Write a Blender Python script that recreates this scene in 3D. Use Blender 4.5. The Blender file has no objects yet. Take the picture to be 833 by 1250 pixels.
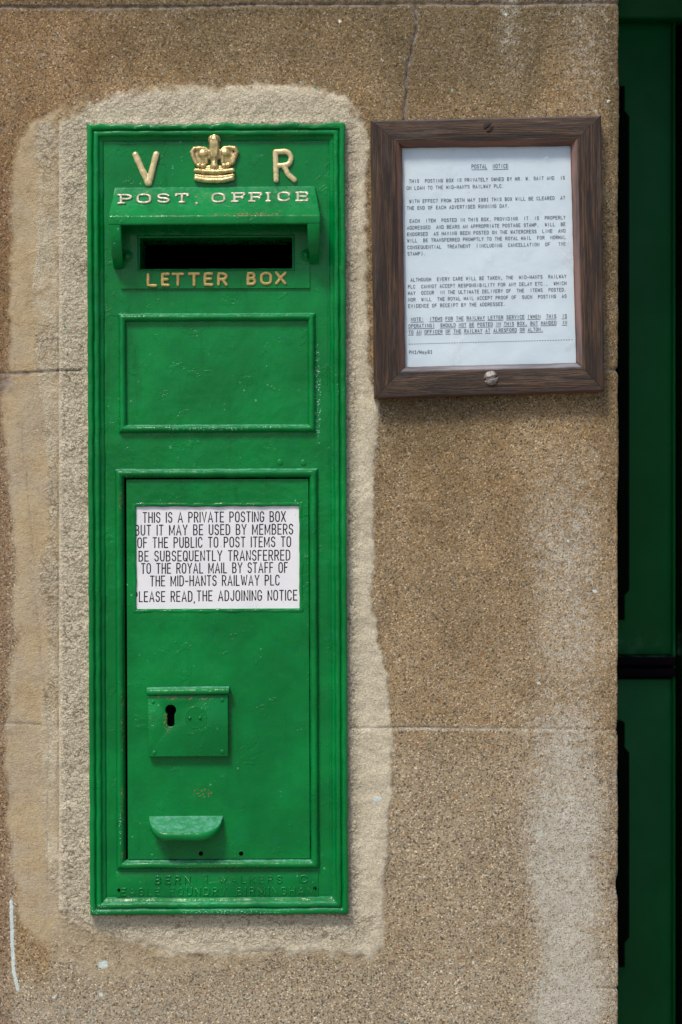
import bpy, bmesh, math, random
import numpy as np
from mathutils import Vector, Matrix, noise as mn

random.seed(7)
rng = np.random.default_rng(11)
scene = bpy.context.scene
C = scene.collection

# ------------------------------------------------------------------ camera, sky, sun, exposure
D = 2.2            # camera to wall face, metres
EYE = 1.35         # camera height above the pavement
cam = bpy.data.cameras.new('camera')
camo = bpy.data.objects.new('camera', cam)
C.objects.link(camo)
camo.location = (0, -D, EYE)
camo.rotation_euler = (math.radians(90), 0, 0)
cam.sensor_fit = 'VERTICAL'
cam.sensor_height = 36
cam.lens = 36 * D / 1.25
cam.clip_start = 0.05
cam.clip_end = 500
cam.dof.use_dof = True
cam.dof.focus_distance = D - 0.01
cam.dof.aperture_fstop = 3.6
scene.camera = camo

w = bpy.data.worlds.new('World')
scene.world = w
w.use_nodes = True
nt = w.node_tree
for n in list(nt.nodes): nt.nodes.remove(n)
sky = nt.nodes.new('ShaderNodeTexSky')
sky.sky_type = 'NISHITA'
sky.sun_disc = False
SUN_TO = Vector((-0.40, -0.72, 1.15)).normalized()
sky.sun_elevation = math.asin(SUN_TO.z)
sky.sun_rotation = math.atan2(SUN_TO.x, SUN_TO.y) % (2 * math.pi)
sky.air_density = 1.0
sky.dust_density = 2.5
sky.ozone_density = 1.0
bg = nt.nodes.new('ShaderNodeBackground')
bg.inputs[1].default_value = 0.062
out = nt.nodes.new('ShaderNodeOutputWorld')
nt.links.new(sky.outputs[0], bg.inputs[0])
nt.links.new(bg.outputs[0], out.inputs[0])

sl = bpy.data.lights.new('sun', 'SUN')
sl.energy = 1.5
sl.angle = math.radians(13)
sl.color = (1.0, 0.93, 0.79)
so = bpy.data.objects.new('sun', sl)
C.objects.link(so)
so.location = (-1, -3, 4)
so.rotation_euler = SUN_TO.to_track_quat('Z', 'Y').to_euler()

scene.view_settings.view_transform = 'Standard'
scene.view_settings.look = 'None'
scene.view_settings.gamma = 1
scene.view_settings.use_curve_mapping = False
scene.view_settings.exposure = 0.98
scene.render.engine = 'CYCLES'

# ------------------------------------------------------------------ helpers
def W(px, py, h=0.0):
    """point h millimetres proud of the wall face, measured on the photo (1 px = 1 mm on the face)"""
    k = (D - h / 1000.0) / D
    return Vector(((px - 416.5) / 1000 * k, -h / 1000.0, EYE + (625 - py) / 1000 * k))

def mesh_obj(name, verts, faces, mat, parent=None, smooth=True, sharp=None):
    me = bpy.data.meshes.new(name)
    me.from_pydata([tuple(v) for v in verts], [], faces)
    me.update()
    if mat: me.materials.append(mat)
    if smooth:
        me.polygons.foreach_set('use_smooth', [True] * len(me.polygons))
    o = bpy.data.objects.new(name, me)
    C.objects.link(o)
    if parent: o.parent = parent
    if smooth and sharp is not None:
        me.set_sharp_from_angle(angle=math.radians(sharp))
    return o

def fix_normals(o):
    bm = bmesh.new(); bm.from_mesh(o.data)
    bmesh.ops.remove_doubles(bm, verts=bm.verts, dist=1e-6)
    bmesh.ops.recalc_face_normals(bm, faces=bm.faces)
    bm.to_mesh(o.data); bm.free()

def bake_mods(o):
    dg = bpy.context.evaluated_depsgraph_get()
    me = bpy.data.meshes.new_from_object(o.evaluated_get(dg))
    old = o.data
    o.modifiers.clear()
    o.data = me
    me.name = o.name
    bpy.data.meshes.remove(old)

def bevel(o, width, seg=3, angle=35):
    fix_normals(o)
    m = o.modifiers.new('b', 'BEVEL'); m.width = width; m.segments = seg
    m.limit_method = 'ANGLE'; m.angle_limit = math.radians(angle)
    m.harden_normals = False
    bake_mods(o)
    o.data.polygons.foreach_set('use_smooth', [True] * len(o.data.polygons))
    o.data.set_sharp_from_angle(angle=math.radians(50))

def remesh(o, voxel, it=4, fac=0.5):
    m = o.modifiers.new('r', 'REMESH'); m.mode = 'VOXEL'; m.voxel_size = voxel; m.use_smooth_shade = True
    s = o.modifiers.new('s', 'SMOOTH'); s.iterations = it; s.factor = fac
    bake_mods(o)

def empty(name, loc, label=None, cat=None):
    o = bpy.data.objects.new(name, None); C.objects.link(o); o.location = loc
    o.empty_display_size = 0.05
    if label: o['label'] = label
    if cat: o['category'] = cat
    return o

class MB:
    def __init__(s): s.v = []; s.f = []
    def add(s, vs, fs):
        n = len(s.v); s.v += [Vector(v) for v in vs]; s.f += [tuple(i + n for i in f) for f in fs]
    def box(s, a, b):
        x0, y0, z0 = a; x1, y1, z1 = b
        s.add([(x0,y0,z0),(x1,y0,z0),(x1,y1,z0),(x0,y1,z0),(x0,y0,z1),(x1,y0,z1),(x1,y1,z1),(x0,y1,z1)],
              [(0,3,2,1),(4,5,6,7),(0,1,5,4),(1,2,6,5),(2,3,7,6),(3,0,4,7)])
    def grid(s, pts):
        """pts: rows of points"""
        n = len(s.v); R = len(pts); K = len(pts[0])
        for r in pts: s.v += [Vector(p) for p in r]
        for i in range(R - 1):
            for j in range(K - 1):
                a = n + i * K + j
                s.f.append((a, a + 1, a + K + 1, a + K))
    def ellipsoid(s, c, r, seg=14, rings=8):
        c = Vector(c); rows = []
        for i in range(rings + 1):
            t = math.pi * i / rings
            rows.append([c + Vector((r[0]*math.sin(t)*math.cos(p), r[1]*math.sin(t)*math.sin(p), r[2]*math.cos(t)))
                         for p in [2*math.pi*j/seg for j in range(seg + 1)]])
        s.grid(rows)
    def tube(s, pts, r, seg=10, caps=True):
        pts = [Vector(p) for p in pts]
        rr = r if isinstance(r, (list, tuple)) else [r] * len(pts)
        rows = []
        for i, p in enumerate(pts):
            d = (pts[min(i+1, len(pts)-1)] - pts[max(i-1, 0)]).normalized()
            a = d.orthogonal().normalized() if abs(d.y) > .9 else d.cross(Vector((0,1,0))).normalized()
            b = d.cross(a)
            rows.append([p + rr[i]*(math.cos(t)*a + math.sin(t)*b) for t in [2*math.pi*j/seg for j in range(seg+1)]])
        s.grid(rows)
        if caps:
            s.ellipsoid(pts[0], [rr[0]]*3, 10, 6); s.ellipsoid(pts[-1], [rr[-1]]*3, 10, 6)
    def obj(s, name, mat, parent=None, smooth=True, sharp=None):
        return mesh_obj(name, s.v, s.f, mat, parent, smooth, sharp)

def jit(p, amp, sc):
    n = mn.noise_vector(Vector(p) * sc)
    return Vector(p) + n * amp

def sweep_frame(rect, prof, n=(60, 160), amp=0.0, sc=60, mb=None):
    """rect = x0,z0,x1,z1 local metres (z0 low); prof = (inset mm, height mm)"""
    x0, z0, x1, z1 = rect
    mb = mb or MB()
    rows = []
    for (d, h) in prof:
        d /= 1000; y = -h / 1000
        a, b, c, e = (x0+d, z0+d), (x1-d, z0+d), (x1-d, z1-d), (x0+d, z1-d)
        row = []
        for (p, q, k) in ((a, b, n[0]), (b, c, n[1]), (c, e, n[0]), (e, a, n[1])):
            for i in range(k):
                t = i / k
                P = Vector((p[0]+(q[0]-p[0])*t, y, p[1]+(q[1]-p[1])*t))
                row.append(jit(P, amp, sc) if amp else P)
        row.append(row[0])
        rows.append(row)
    mb.grid(rows)
    return mb

def plate_with_holes(mb, rect, holes, h, thick, maxcell=1.0):
    """flat plate, front face at h, hole walls going back by thick (mm)"""
    x0, z0, x1, z1 = rect
    xs = sorted({x0, x1} | {v for H in holes for v in (H[0], H[2])})
    zs = sorted({z0, z1} | {v for H in holes for v in (H[1], H[3])})
    y = -h / 1000
    for i in range(len(xs) - 1):
        for j in range(len(zs) - 1):
            cx = (xs[i] + xs[i+1]) / 2; cz = (zs[j] + zs[j+1]) / 2
            if any(H[0] < cx < H[2] and H[1] < cz < H[3] for H in holes): continue
            mb.add([(xs[i], y, zs[j]), (xs[i+1], y, zs[j]), (xs[i+1], y, zs[j+1]), (xs[i], y, zs[j+1])], [(0, 1, 2, 3)])
    yb = y + thick / 1000
    for (a, b, c, d) in holes:
        mb.add([(a,y,b),(c,y,b),(c,y,d),(a,y,d),(a,yb,b),(c,yb,b),(c,yb,d),(a,yb,d)],
               [(0,4,5,1),(1,5,6,2),(2,6,7,3),(3,7,4,0)])

# ------------------------------------------------------------------ stroke lettering
def arc(cx, cy, rx, ry, a0, a1, n=9):
    return [(cx + rx*math.cos(math.radians(a0+(a1-a0)*i/n)), cy + ry*math.sin(math.radians(a0+(a1-a0)*i/n))) for i in range(n+1)]
ring = arc(.5,.72,.5,.28,0,180) + arc(.5,.28,.5,.28,180,360)
ring = ring + [ring[0]]
Sc = arc(.5,.76,.5,.24,15,270) + arc(.5,.26,.5,.26,90,-165)
Cc = arc(.5,.72,.5,.28,12,180) + arc(.5,.28,.5,.28,180,348)
Pc = [(0,0),(0,1),(.5,1)] + arc(.5,.74,.5,.26,90,-90)[1:] + [(0,.48)]
F = {
 'A': (.6, [[(0,0),(.5,1),(1,0)], [(.17,.3),(.83,.3)]]),
 'B': (.5, [Pc[:3] + arc(.5,.76,.42,.24,90,-90)[1:] + [(0,.52)], [(.5,.52)] + arc(.5,.26,.5,.26,90,-90)[1:] + [(0,0),(0,.1)]]),
 'C': (.5, [Cc]),
 'D': (.5, [[(0,0),(0,1),(.4,1)] + arc(.4,.68,.6,.32,90,0)[1:] + arc(.4,.32,.6,.32,0,-90) + [(0,0)]]),
 'E': (.45, [[(1,1),(0,1),(0,0),(1,0)], [(0,.52),(.85,.52)]]),
 'F': (.42, [[(1,1),(0,1),(0,0)], [(0,.52),(.85,.52)]]),
 'G': (.5, [arc(.5,.72,.5,.28,12,180) + arc(.5,.28,.5,.28,180,360) + [(1,.46),(.55,.46)]]),
 'H': (.5, [[(0,0),(0,1)], [(1,0),(1,1)], [(0,.52),(1,.52)]]),
 'I': (.0, [[(0,0),(0,1)]]),
 'J': (.4, [[(1,1),(1,.28)] + arc(.5,.28,.5,.28,0,-170)[1:]]),
 'K': (.5, [[(0,0),(0,1)], [(1,1),(0,.36)], [(.3,.56),(1,0)]]),
 'L': (.42, [[(0,1),(0,0),(1,0)]]),
 'M': (.68, [[(0,0),(0,1),(.5,.2),(1,1),(1,0)]]),
 'N': (.5, [[(0,0),(0,1),(1,0),(1,1)]]),
 'O': (.52, [ring]),
 'P': (.5, [Pc]),
 'Q': (.52, [ring, [(.6,.25),(1,-.03)]]),
 'R': (.5, [Pc, [(.5,.48),(1,0)]]),
 'S': (.48, [Sc]),
 'T': (.5, [[(0,1),(1,1)], [(.5,1),(.5,0)]]),
 'U': (.5, [[(0,1)] + arc(.5,.28,.5,.28,180,360) + [(1,1)]]),
 'V': (.58, [[(0,1),(.5,0),(1,1)]]),
 'W': (.8, [[(0,1),(.26,0),(.5,.9),(.74,0),(1,1)]]),
 'X': (.55, [[(0,0),(1,1)], [(0,1),(1,0)]]),
 'Y': (.55, [[(0,1),(.5,.48),(1,1)], [(.5,.48),(.5,0)]]),
 'Z': (.5, [[(0,1),(1,1),(0,0),(1,0)]]),
 '1': (.25, [[(0,.78),(.8,1),(.8,0)]]),
 '2': (.5, [arc(.5,.72,.5,.28,170,-30) + [(0,0),(1,0)]]),
 '5': (.5, [[(.95,1),(.1,1),(.05,.56)] + arc(.48,.32,.52,.32,120,-160)]),
 '9': (.5, [arc(.5,.7,.5,.3,0,360), arc(.5,.3,.5,.3,-160,0) + [(1,.7)]]),
 '.': (.02, [[(0,0),(0,.09)]]),
 ',': (.05, [[(1,.08),(0,-.16)]]),
 ':': (.02, [[(0,.1),(0,.2)], [(0,.6),(0,.7)]]),
 '-': (.35, [[(0,.45),(1,.45)]]),
 '/': (.4, [[(0,-.05),(1,1.05)]]),
 '(': (.2, [arc(1.2,.5,1.2,.7,125,235)]),
 ')': (.2, [arc(-.2,.5,1.2,.7,55,-55)]),
 'a': (.42, [arc(.5,.3,.5,.3,20,340), [(1,.6),(1,0)]]),
 'y': (.42, [[(0,.6),(.5,0)], [(1,.6),(.3,-.3)]]),
 ' ': (.3, []),
}
def layout(text, x0, x1, yb, H, slope=0.0, gap=.2, mono=None, ws=1.0):
    """list of (char, strokes) ; strokes in photo px, baseline yb at x0, height H px, fitted to x0..x1"""
    res = []
    if mono is None:
        adv = []; x = 0
        for ch in text:
            adv.append(x); x += F[ch][0]*ws + gap
        tot = x - gap
        k = (x1 - x0) / tot
        for ch, a in zip(text, adv):
            wd = F[ch][0]*ws
            st = [[(x0 + k*(a + wd*u), yb - v*H - slope*k*a) for (u, v) in s] for s in F[ch][1]]
            if st: res.append((ch, st))
    else:
        for i, ch in enumerate(text):
            wd = F[ch][0]
            w_ = {'.': .05, ',': .12, ':': .05, 'I': .0, '1': .4, '(': .3, ')': .3, '-': .6, '/': .8, 'M': .68, 'N': .64, 'W': .72}.get(ch, .6) * mono
            cx = x0 + (i + .5) * mono
            st = [[(cx - w_/2 + u*w_, yb - v*H - slope*(cx - x0)) for (u, v) in s] for s in F[ch][1]]
            if ch == '1' and st:
                st.append([(cx - .2*mono, yb - slope*(cx-x0)), (cx + .2*mono, yb - slope*(cx-x0))])
            if st: res.append((ch, st))
    return res

def ribbon(mb, pts, wd, h, fn):
    """flat printed stroke; pts in px; fn(px,py,h) -> point"""
    n = len(pts); P = [Vector((p[0], p[1])) for p in pts]
    closed = (P[0] - P[-1]).length < 1e-6
    L = []; R = []
    for i in range(n):
        a = P[i-1] if i > 0 else (P[-2] if closed else None)
        b = P[i+1] if i < n-1 else (P[1] if closed else None)
        d1 = (P[i]-a).normalized() if a is not None and (P[i]-a).length > 1e-9 else None
        d2 = (b-P[i]).normalized() if b is not None and (b-P[i]).length > 1e-9 else None
        if d1 is None: d1 = d2
        if d2 is None: d2 = d1
        n1 = Vector((-d1.y, d1.x)); n2 = Vector((-d2.y, d2.x))
        m = n1 + n2
        if m.length < .35: m = n1
        else:
            m = m.normalized(); m = m / max(m.dot(n1), .45)
        e = Vector((0, 0))
        if not closed and i == 0: e = -d2 * wd * .4
        if not closed and i == n-1: e = d1 * wd * .4
        L.append(P[i] + e + m*wd/2); R.append(P[i] + e - m*wd/2)
    rows = [[fn(p.x, p.y, h) for p in L], [fn(p.x, p.y, h) for p in R]]
    mb.grid(rows)

# ------------------------------------------------------------------ materials
def new_mat(name):
    m = bpy.data.materials.new(name); m.use_nodes = True
    t = m.node_tree
    for n in list(t.nodes): t.nodes.remove(n)
    o = t.nodes.new('ShaderNodeOutputMaterial')
    b = t.nodes.new('ShaderNodeBsdfPrincipled')
    t.links.new(b.outputs[0], o.inputs[0])
    return m, t, b, o

class N:
    """tiny node-writing helper"""
    def __init__(s, t): s.t = t; s.L = t.links
    def node(s, typ, **k):
        n = s.t.nodes.new(typ)
        for a, b in k.items(): setattr(n, a, b)
        return n
    def put(s, sock, v):
        if isinstance(v, bpy.types.NodeSocket): s.L.new(v, sock)
        elif v is not None:
            if sock.type == 'RGBA' and len(v) == 3: v = (*v, 1)
            sock.default_value = v
    def math(s, op, a, b=None, clamp=False):
        n = s.node('ShaderNodeMath', operation=op); n.use_clamp = clamp
        s.put(n.inputs[0], a)
        if b is not None: s.put(n.inputs[1], b)
        return n.outputs[0]
    def mix(s, f, a, b, mode='MIX'):
        n = s.node('ShaderNodeMix', data_type='RGBA', blend_type=mode)
        s.put(n.inputs[0], f); s.put(n.inputs[6], a); s.put(n.inputs[7], b)
        return n.outputs[2]
    def ramp(s, f, lo, hi, a=0.0, b=1.0):
        n = s.node('ShaderNodeMapRange'); n.interpolation_type = 'SMOOTHSTEP'
        s.put(n.inputs[0], f)
        for i, v in enumerate((lo, hi, a, b)): n.inputs[i+1].default_value = v
        return n.outputs[0]
    def noise(s, vec, scale, detail=3, rough=.55, out=0, dist=0.0):
        n = s.node('ShaderNodeTexNoise')
        s.put(n.inputs['Vector'], vec); n.inputs['Scale'].default_value = scale
        n.inputs['Detail'].default_value = detail; n.inputs['Roughness'].default_value = rough
        n.inputs['Distortion'].default_value = dist
        return n.outputs[out]
    def vor(s, vec, scale, feature='F1'):
        n = s.node('ShaderNodeTexVoronoi', feature=feature)
        s.put(n.inputs['Vector'], vec); n.inputs['Scale'].default_value = scale
        return n
    def attr(s, name):
        return s.node('ShaderNodeAttribute', attribute_name=name).outputs['Fac']
    def avec(s, name):
        return s.node('ShaderNodeAttribute', attribute_name=name).outputs['Vector']
    def vscale(s, vec, sc):
        n = s.node('ShaderNodeMapping'); s.put(n.inputs['Vector'], vec); n.inputs['Scale'].default_value = sc
        return n.outputs[0]
    def cramp(s, f, stops, interp='LINEAR'):
        n = s.node('ShaderNodeValToRGB'); n.color_ramp.interpolation = interp
        e = n.color_ramp.elements
        while len(e) < len(stops): e.new(.5)
        for el, (p, c) in zip(e, stops): el.position = p; el.color = (*c, 1)
        s.put(n.inputs[0], f); return n.outputs[0]
    def bump(s, height, dist, strength=1.0, normal=None):
        n = s.node('ShaderNodeBump'); n.inputs['Strength'].default_value = strength
        n.inputs['Distance'].default_value = dist
        s.put(n.inputs['Height'], height)
        if normal is not None: s.L.new(normal, n.inputs['Normal'])
        return n.outputs[0]

# spots of chipped paint on the box: local x, local z, radius, kind (1 rust, 0 pale)
def LB(px, py, h=0):          # photo px -> letter box local coordinates
    p = W(px, py, h) - BOXC
    return Vector((p.x*CA + p.z*SA, p.y, -p.x*SA + p.z*CA))
BOX_ANG = math.radians(.24)
CA, SA = math.cos(BOX_ANG), math.sin(BOX_ANG)
BOXC = W(266, 634)

def green_paint(name, base=(.0, .148, .030), alt=(.0, .220, .046), rough=.17, chips=(), wave=1.0):
    m, t, b, o = new_mat(name); n = N(t)
    tc = n.node('ShaderNodeTexCoord').outputs['Object']
    geo = n.node('ShaderNodeNewGeometry')
    sep = n.node('ShaderNodeSeparateXYZ'); n.L.new(geo.outputs['Normal'], sep.inputs[0])
    big = n.noise(tc, 9, 4, .6)
    col = n.mix(n.ramp(big, .35, .7), base, alt)
    blotch = n.noise(tc, 60, 3, .6)
    col = n.mix(n.ramp(blotch, .55, .8, 0, .35), col, (.001, .15, .07))
    drip = n.noise(n.vscale(tc, (1, 1, .12)), 55, 4, .65)
    col = n.mix(n.ramp(drip, .55, .75, 0, .4), col, (.0, .075, .018))
    # dust, faded paint and a pale sky highlight, coloured onto upward faces
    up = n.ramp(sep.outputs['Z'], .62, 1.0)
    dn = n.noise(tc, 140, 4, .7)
    dust_sheen = n.math('MULTIPLY', up, n.ramp(dn, .42, .62, .3, .85))
    col = n.mix(dust_sheen, col, (.15, .40, .33))
    # hairline pale scuffs and sparse flecks
    v = n.vor(tc, 210)
    vs = n.node('ShaderNodeSeparateColor'); n.L.new(v.outputs['Color'], vs.inputs[0])
    clump = n.ramp(n.noise(tc, 17, 3, .6), .5, .72)
    pick = n.math('GREATER_THAN', vs.outputs[0], .955)
    fl = n.math('MULTIPLY', n.math('MULTIPLY', pick, n.math('LESS_THAN', v.outputs['Distance'], .26)), clump)
    fcol = n.mix(n.math('GREATER_THAN', vs.outputs[1], .8), (.22, .5, .42), (.34, .16, .1))
    col = n.mix(n.math('MULTIPLY', fl, .8), col, fcol)
    chipmask = None
    for (x, z, rx, rz, kind) in chips:
        mp = n.node('ShaderNodeMapping'); n.L.new(tc, mp.inputs[0])
        mp.inputs['Location'].default_value = (-x/rx, 0, -z/rz); mp.inputs['Scale'].default_value = (1/rx, 0, 1/rz)
        ln = n.node('ShaderNodeVectorMath', operation='LENGTH'); n.L.new(mp.outputs[0], ln.inputs[0])
        rgn = n.ramp(ln.outputs['Value'], 1.0, .4)
        cn = n.noise(tc, 620, 2, .5)
        cm = n.ramp(n.math('MULTIPLY', rgn, cn), .60, .62)
        col = n.mix(cm, col, (.36, .13, .07) if kind else (.3, .55, .48))
    n.put(b.inputs['Base Color'], col)
    rn = n.noise(tc, 45, 4, .6)
    n.put(b.inputs['Roughness'], n.ramp(rn, .3, .75, rough-.07, rough+.16))
    b.inputs['IOR'].default_value = 1.5
    b.inputs['Specular IOR Level'].default_value = .28
    br = n.noise(n.vscale(tc, (1, 1, .16)), 420, 3, .6)     # brush marks
    br2 = n.noise(n.vscale(tc, (.2, 1, 1)), 260, 3, .6)
    nb = n.bump(n.noise(tc, 28, 3, .5), .0017*wave)
    nb = n.bump(n.noise(tc, 110, 4, .6), .0004, .8, nb)
    nb = n.bump(br, .00018, .7, nb)
    nb = n.bump(br2, .00014, .6, nb)
    # old chipped layers painted over
    ch = n.ramp(n.noise(tc, 33, 5, .62, dist=.6), .6, .625)
    nb = n.bump(ch, .0004, .6, nb)
    n.put(b.inputs['Normal'], nb)
    return m

def simple(name, col, rough=.5, metal=0.0, bump=None, var=.0):
    m, t, b, o = new_mat(name); n = N(t)
    tc = n.node('ShaderNodeTexCoord').outputs['Object']
    c2 = tuple(max(0, c*(1-var)) for c in col)
    n.put(b.inputs['Base Color'], n.mix(n.ramp(n.noise(tc, 180, 3, .6), .35, .65), col, c2) if var else col)
    b.inputs['Roughness'].default_value = rough; b.inputs['Metallic'].default_value = metal
    if bump: n.put(b.inputs['Normal'], n.bump(n.noise(tc, bump[0], 4, .6), bump[1]))
    return m

CHIPS = []
for (px, py, rx, ry, k) in ((248, 968, 26, 12, 1), (150, 880, 3.5, 90, 1), (150, 985, 4, 60, 1), (152, 1043, 7, 10, 1),
                            (148, 610, 6, 26, 1), (270, 1058, 120, 5, 1), (232, 852, 60, 4, 1), (205, 850, 30, 3.5, 1),
                            (148, 1010, 3, 50, 0), (300, 268, 90, 5, 1), (250, 524, 110, 4, 0), (330, 520, 60, 4, 0),
                            (206, 880, 12, 24, 1), (388, 480, 8, 120, 0),
                            (120, 1108, 30, 12, 0), (280, 1112, 120, 6, 0)):
    p = LB(px, py, 8); CHIPS.append((p.x, p.z, rx/1000, ry/1000, k))
M_green = green_paint('green gloss paint', chips=CHIPS)
M_green_plain = green_paint('green gloss paint on small castings')
M_black = simple('dark iron interior', (.002, .002, .002), .9)
M_black.node_tree.nodes['Principled BSDF'].inputs['Specular IOR Level'].default_value = 0
M_pale = simple('worn pale gold paint', (.72, .68, .56), .35, .3, (900, .0004), .45)
M_deep = simple('yellow gold paint', (.60, .44, .15), .42, .2, (900, .0003), .25)
M_crown = simple('gold paint on crown', (.72, .57, .28), .27, .6, (900, .0004), .4)
M_gold = simple('gold paint on castings', (.76, .63, .35), .32, .3, (900, .0003), .2)
M_enamel = None

def enamel():
    m, t, b, o = new_mat('white enamel sign'); n = N(t)
    tc = n.node('ShaderNodeTexCoord').outputs['Object']
    col = n.mix(n.ramp(n.noise(tc, 25, 3, .5), .4, .7), (.80, .80, .86), (.74, .75, .82))
    col = n.mix(n.ramp(n.noise(tc, 260, 3, .6), .70, .74, 0, .6), col, (.35, .3, .22))
    n.put(b.inputs['Base Color'], col); b.inputs['Roughness'].default_value = .3
    n.put(b.inputs['Normal'], n.bump(n.noise(tc, 30, 2, .5), .0006))
    return m
M_enamel = enamel()
M_ink = simple('black lettering', (.012, .011, .014), .5)
M_type = simple('typewriter ink', (.035, .035, .06), .8)

def paper():
    m, t, b, o = new_mat('notice paper'); n = N(t)
    tc = n.node('ShaderNodeTexCoord').outputs['Object']
    col = n.mix(n.ramp(n.noise(tc, 12, 4, .6), .35, .7), (.62, .72, .84), (.69, .775, .87))
    n.put(b.inputs['Base Color'], col); b.inputs['Roughness'].default_value = .7
    n.put(b.inputs['Normal'], n.bump(n.noise(tc, 22, 3, .5), .002))
    return m
M_paper = paper()

def glass():
    m, t, b, o = new_mat('window glass'); n = N(t)
    t.nodes.remove(b)
    tc = n.node('ShaderNodeTexCoord').outputs['Object']
    tr = n.node('ShaderNodeBsdfTransparent'); tr.inputs[0].default_value = (.96, .98, .98, 1)
    gl = n.node('ShaderNodeBsdfGlossy'); gl.inputs['Roughness'].default_value = .06
    lw = n.node('ShaderNodeLayerWeight')
    frs = n.math('ADD', .035, n.math('MULTIPLY', n.math('POWER', lw.outputs['Facing'], 5.0), .6))
    mx = n.node('ShaderNodeMixShader')
    n.L.new(frs, mx.inputs[0]); n.L.new(tr.outputs[0], mx.inputs[1]); n.L.new(gl.outputs[0], mx.inputs[2])
    # misted patches and specks
    df = n.node('ShaderNodeBsdfDiffuse'); df.inputs[0].default_value = (.75, .8, .84, 1)
    mist = n.ramp(n.noise(tc, 16, 5, .65), .55, .8, 0, .5)
    sp = n.ramp(n.noise(tc, 150, 2, .5), .74, .78, 0, .4)
    mx2 = n.node('ShaderNodeMixShader')
    n.L.new(n.math('MAXIMUM', mist, sp), mx2.inputs[0]); n.L.new(mx.outputs[0], mx2.inputs[1]); n.L.new(df.outputs[0], mx2.inputs[2])
    n.L.new(mx2.outputs[0], o.inputs[0])
    return m
M_glass = glass()

def wood():
    m, t, b, o = new_mat('weathered oak'); n = N(t)
    g = n.avec('grain')                       # x along the board, y across, z seed
    fine = n.noise(n.vscale(g, (22, 900, 900)), 1, 4, .65)
    wide = n.noise(n.vscale(g, (7, 160, 160)), 1, 4, .6, dist=.8)
    lone = n.noise(n.vscale(g, (9, 300, 300)), 1, 3, .5)
    col = n.cramp(wide, [(.30, (.012, .007, .005)), (.45, (.046, .022, .012)), (.58, (.11, .054, .027)), (.75, (.17, .10, .058))])
    col = n.mix(n.ramp(fine, .40, .60, .85, 0), col, (.010, .007, .006))
    grey = n.ramp(n.noise(n.vscale(g, (10, 60, 60)), 1, 4, .6), .52, .75, 0, .45)
    col = n.mix(grey, col, (.125, .10, .088))
    ed = n.attr('edge')
    col = n.mix(n.math('MULTIPLY', ed, n.ramp(lone, .3, .7, .2, .9)), col, (.26, .26, .31))
    red = n.attr('warm')
    col = n.mix(n.math('MULTIPLY', red, n.ramp(lone, .3, .6, .1, .7)), col, (.25, .085, .035))
    n.put(b.inputs['Base Color'], col)
    b.inputs['Roughness'].default_value = .55
    nb = n.bump(fine, .0016, 1.0)
    nb = n.bump(wide, .0012, .7, nb)
    n.put(b.inputs['Normal'], nb)
    return m
M_wood = wood()
M_steel = simple('painted screw head', (.42, .38, .36), .35, .3, (700, .0006), .6)
M_rust = simple('rusted screw', (.03, .018, .014), .8, 0, (900, .001), .5)

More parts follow.
